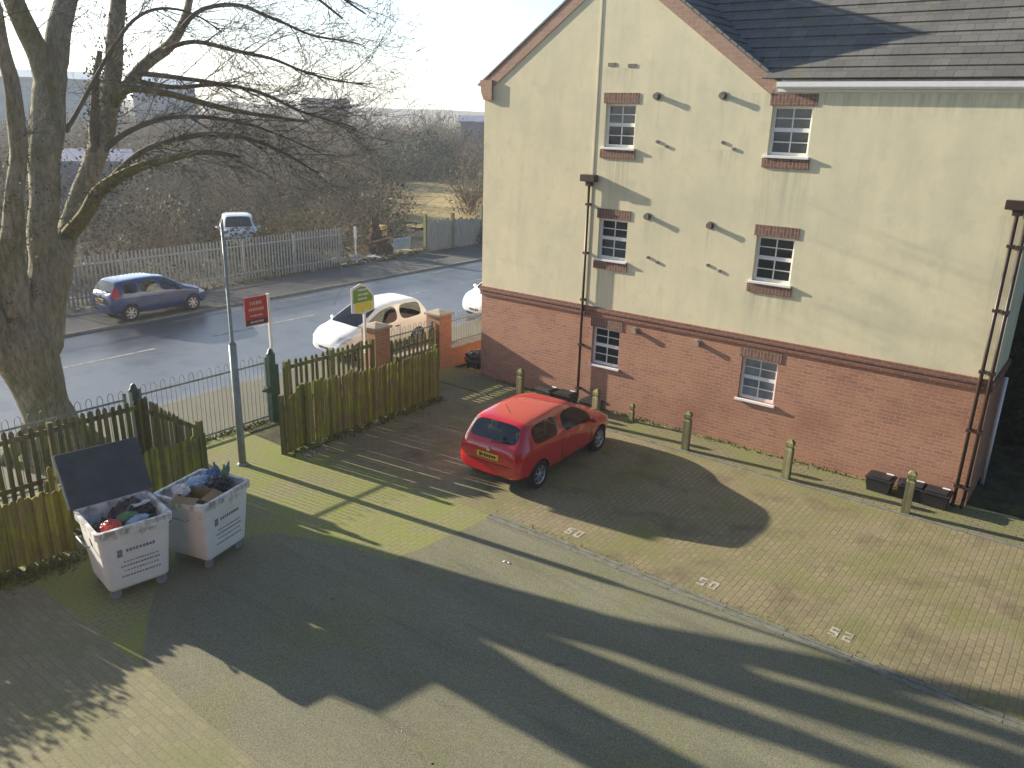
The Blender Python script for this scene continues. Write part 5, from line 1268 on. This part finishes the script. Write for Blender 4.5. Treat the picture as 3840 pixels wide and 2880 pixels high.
# ------------------------------------------------------------------ far buildings
def shed(label,a0,a1,d,z0,h,wallm,roofm,depth=25,ribs=0,rise=2.0,windows=0):
    x0,y0=at_az(a0,d); x1,y1=at_az(a1,d); A=Vector((x0,y0,0)); D=Vector((x1-x0,y1-y0,0)); L=D.length; D.normalize(); N=Vector((-D.y,D.x,0))
    if N.dot(Vector((x0,y0,0)))<0: N=-N
    e=empty('industrial_building',label,'building',(x0,y0,0))
    b=MB(); c=D*(L/2)+N*(depth/2)+Vector((0,0,(z0+h)/2-1)); b.obox(c,D*(L/2),N*(depth/2),Vector((0,0,(h-z0)/2+1))); wl=b.build('wall',MT[wallm],e)
    r=MB(); p=[D*-.4-N*.4+Vector((0,0,h)),D*(L+.4)-N*.4+Vector((0,0,h)),D*(L+.4)+N*(depth/2)+Vector((0,0,h+rise)),D*-.4+N*(depth/2)+Vector((0,0,h+rise)),D*(L+.4)+N*(depth+.4)+Vector((0,0,h)),D*-.4+N*(depth+.4)+Vector((0,0,h))]
    r.add([q+Vector((0,0,.12)) for q in p]+[q-Vector((0,0,.1)) for q in p],[(0,1,2,3),(3,2,4,5),(0,1,7,6),(6,7,8,9),(9,8,10,11),(0,3,9,6),(3,5,11,9),(1,2,8,7),(2,4,10,8),(4,5,11,10)]); r.build('roof',MT[roofm],e,fixn=False)
    for i in range(ribs):
        k=MB(); q=D*(L*(i+.5)/ribs)-N*.08; k.obox(q+Vector((0,0,(z0+h)/2)),D*.12,N*.08,Vector((0,0,(h-z0)/2))); k.build('rib',MT[wallm],wl)
    for i in range(windows):
        k=MB(); q=D*(L*(i+.5)/windows)-N*.05; k.obox(q+Vector((0,0,z0+(h-z0)*.6)),D*(L/windows*.3),N*.05,Vector((0,0,(h-z0)*.16))); k.build('window',MT['pane'],wl)
    return e
shed('tall pale blue clad factory shed behind the big bare tree',71,62.5,125,2,10.0,'shedblue','shedblue',40,10,1.6)
shed('light blue gabled factory seen between the tree limbs to the right of the tall shed',61.8,58.2,135,2,10.0,'shedblue','shedblue',30,0,1.6,0)
shed('long dark roofed building on the skyline above the scrub',51.6,48.7,130,2,7.6,'shedwall','shedroof',18,0,1.3,8)
shed('blue roofed building beside the edge of the apartment building',41.2,38.2,120,1,6.1,'shedblue2','shedblue2',20,0,.8,3)
shed('low blue clad store in the yard behind the tree trunk',68.0,62.4,62,0,3.3,'shedblue2','shedblue2',8,8,.6)
# dark hedge in the shade behind the apartment building
hd=MB(); rh=random.Random(77)
for i in range(14000):
    x=rh.uniform(-2.55,9); y=rh.uniform(20.2,22.5); z=rh.uniform(0,7.2+.6*mnoise.noise(Vector((x,y,0))))
    A=Vector((rh.gauss(0,1),rh.gauss(0,1),rh.gauss(0,1))).normalized(); Bv=A.orthogonal(); k=.09*rh.uniform(.5,1.5); q=Vector((x,y,z)); hd.add([q+A*k,q+Bv*k*.6,q-A*k,q-Bv*k*.6],[(0,1,2,3)])
e=empty('evergreen_hedge','tall dark evergreen hedge in the shade right of the building end','hedge',(-1.3,21,0))
for i,p in enumerate(hd.v): hd.v[i]=(p[0]+1.3,p[1]-21,p[2])
hd.build('foliage',MT['sc_dark'],e,fixn=False)
sb=MB(); 
for i in range(12): sb.tube([(i*.85,.3,0),(i*.85+rh.uniform(-.2,.2),.3,3),(i*.85+rh.uniform(-.4,.4),.3,5.5)],[.06,.045,.02],6)
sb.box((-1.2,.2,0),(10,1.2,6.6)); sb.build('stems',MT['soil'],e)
# ------------------------------------------------------------------ the air
hz=bpy.data.materials.new('haze'); hz.use_nodes=True; n_=hz.node_tree; n_.nodes.clear()
ho=n_.nodes.new('ShaderNodeOutputMaterial'); pv=n_.nodes.new('ShaderNodeVolumePrincipled')
pv.inputs['Color'].default_value=(.86,.92,1,1); pv.inputs['Density'].default_value=.0010; pv.inputs['Anisotropy'].default_value=.35
n_.links.new(pv.outputs[0],ho.inputs['Volume'])
o=MB().box((-910,-710,-1.3),(710,1210,15.5)).build('haze',hz); tag(o,kind='stuff')
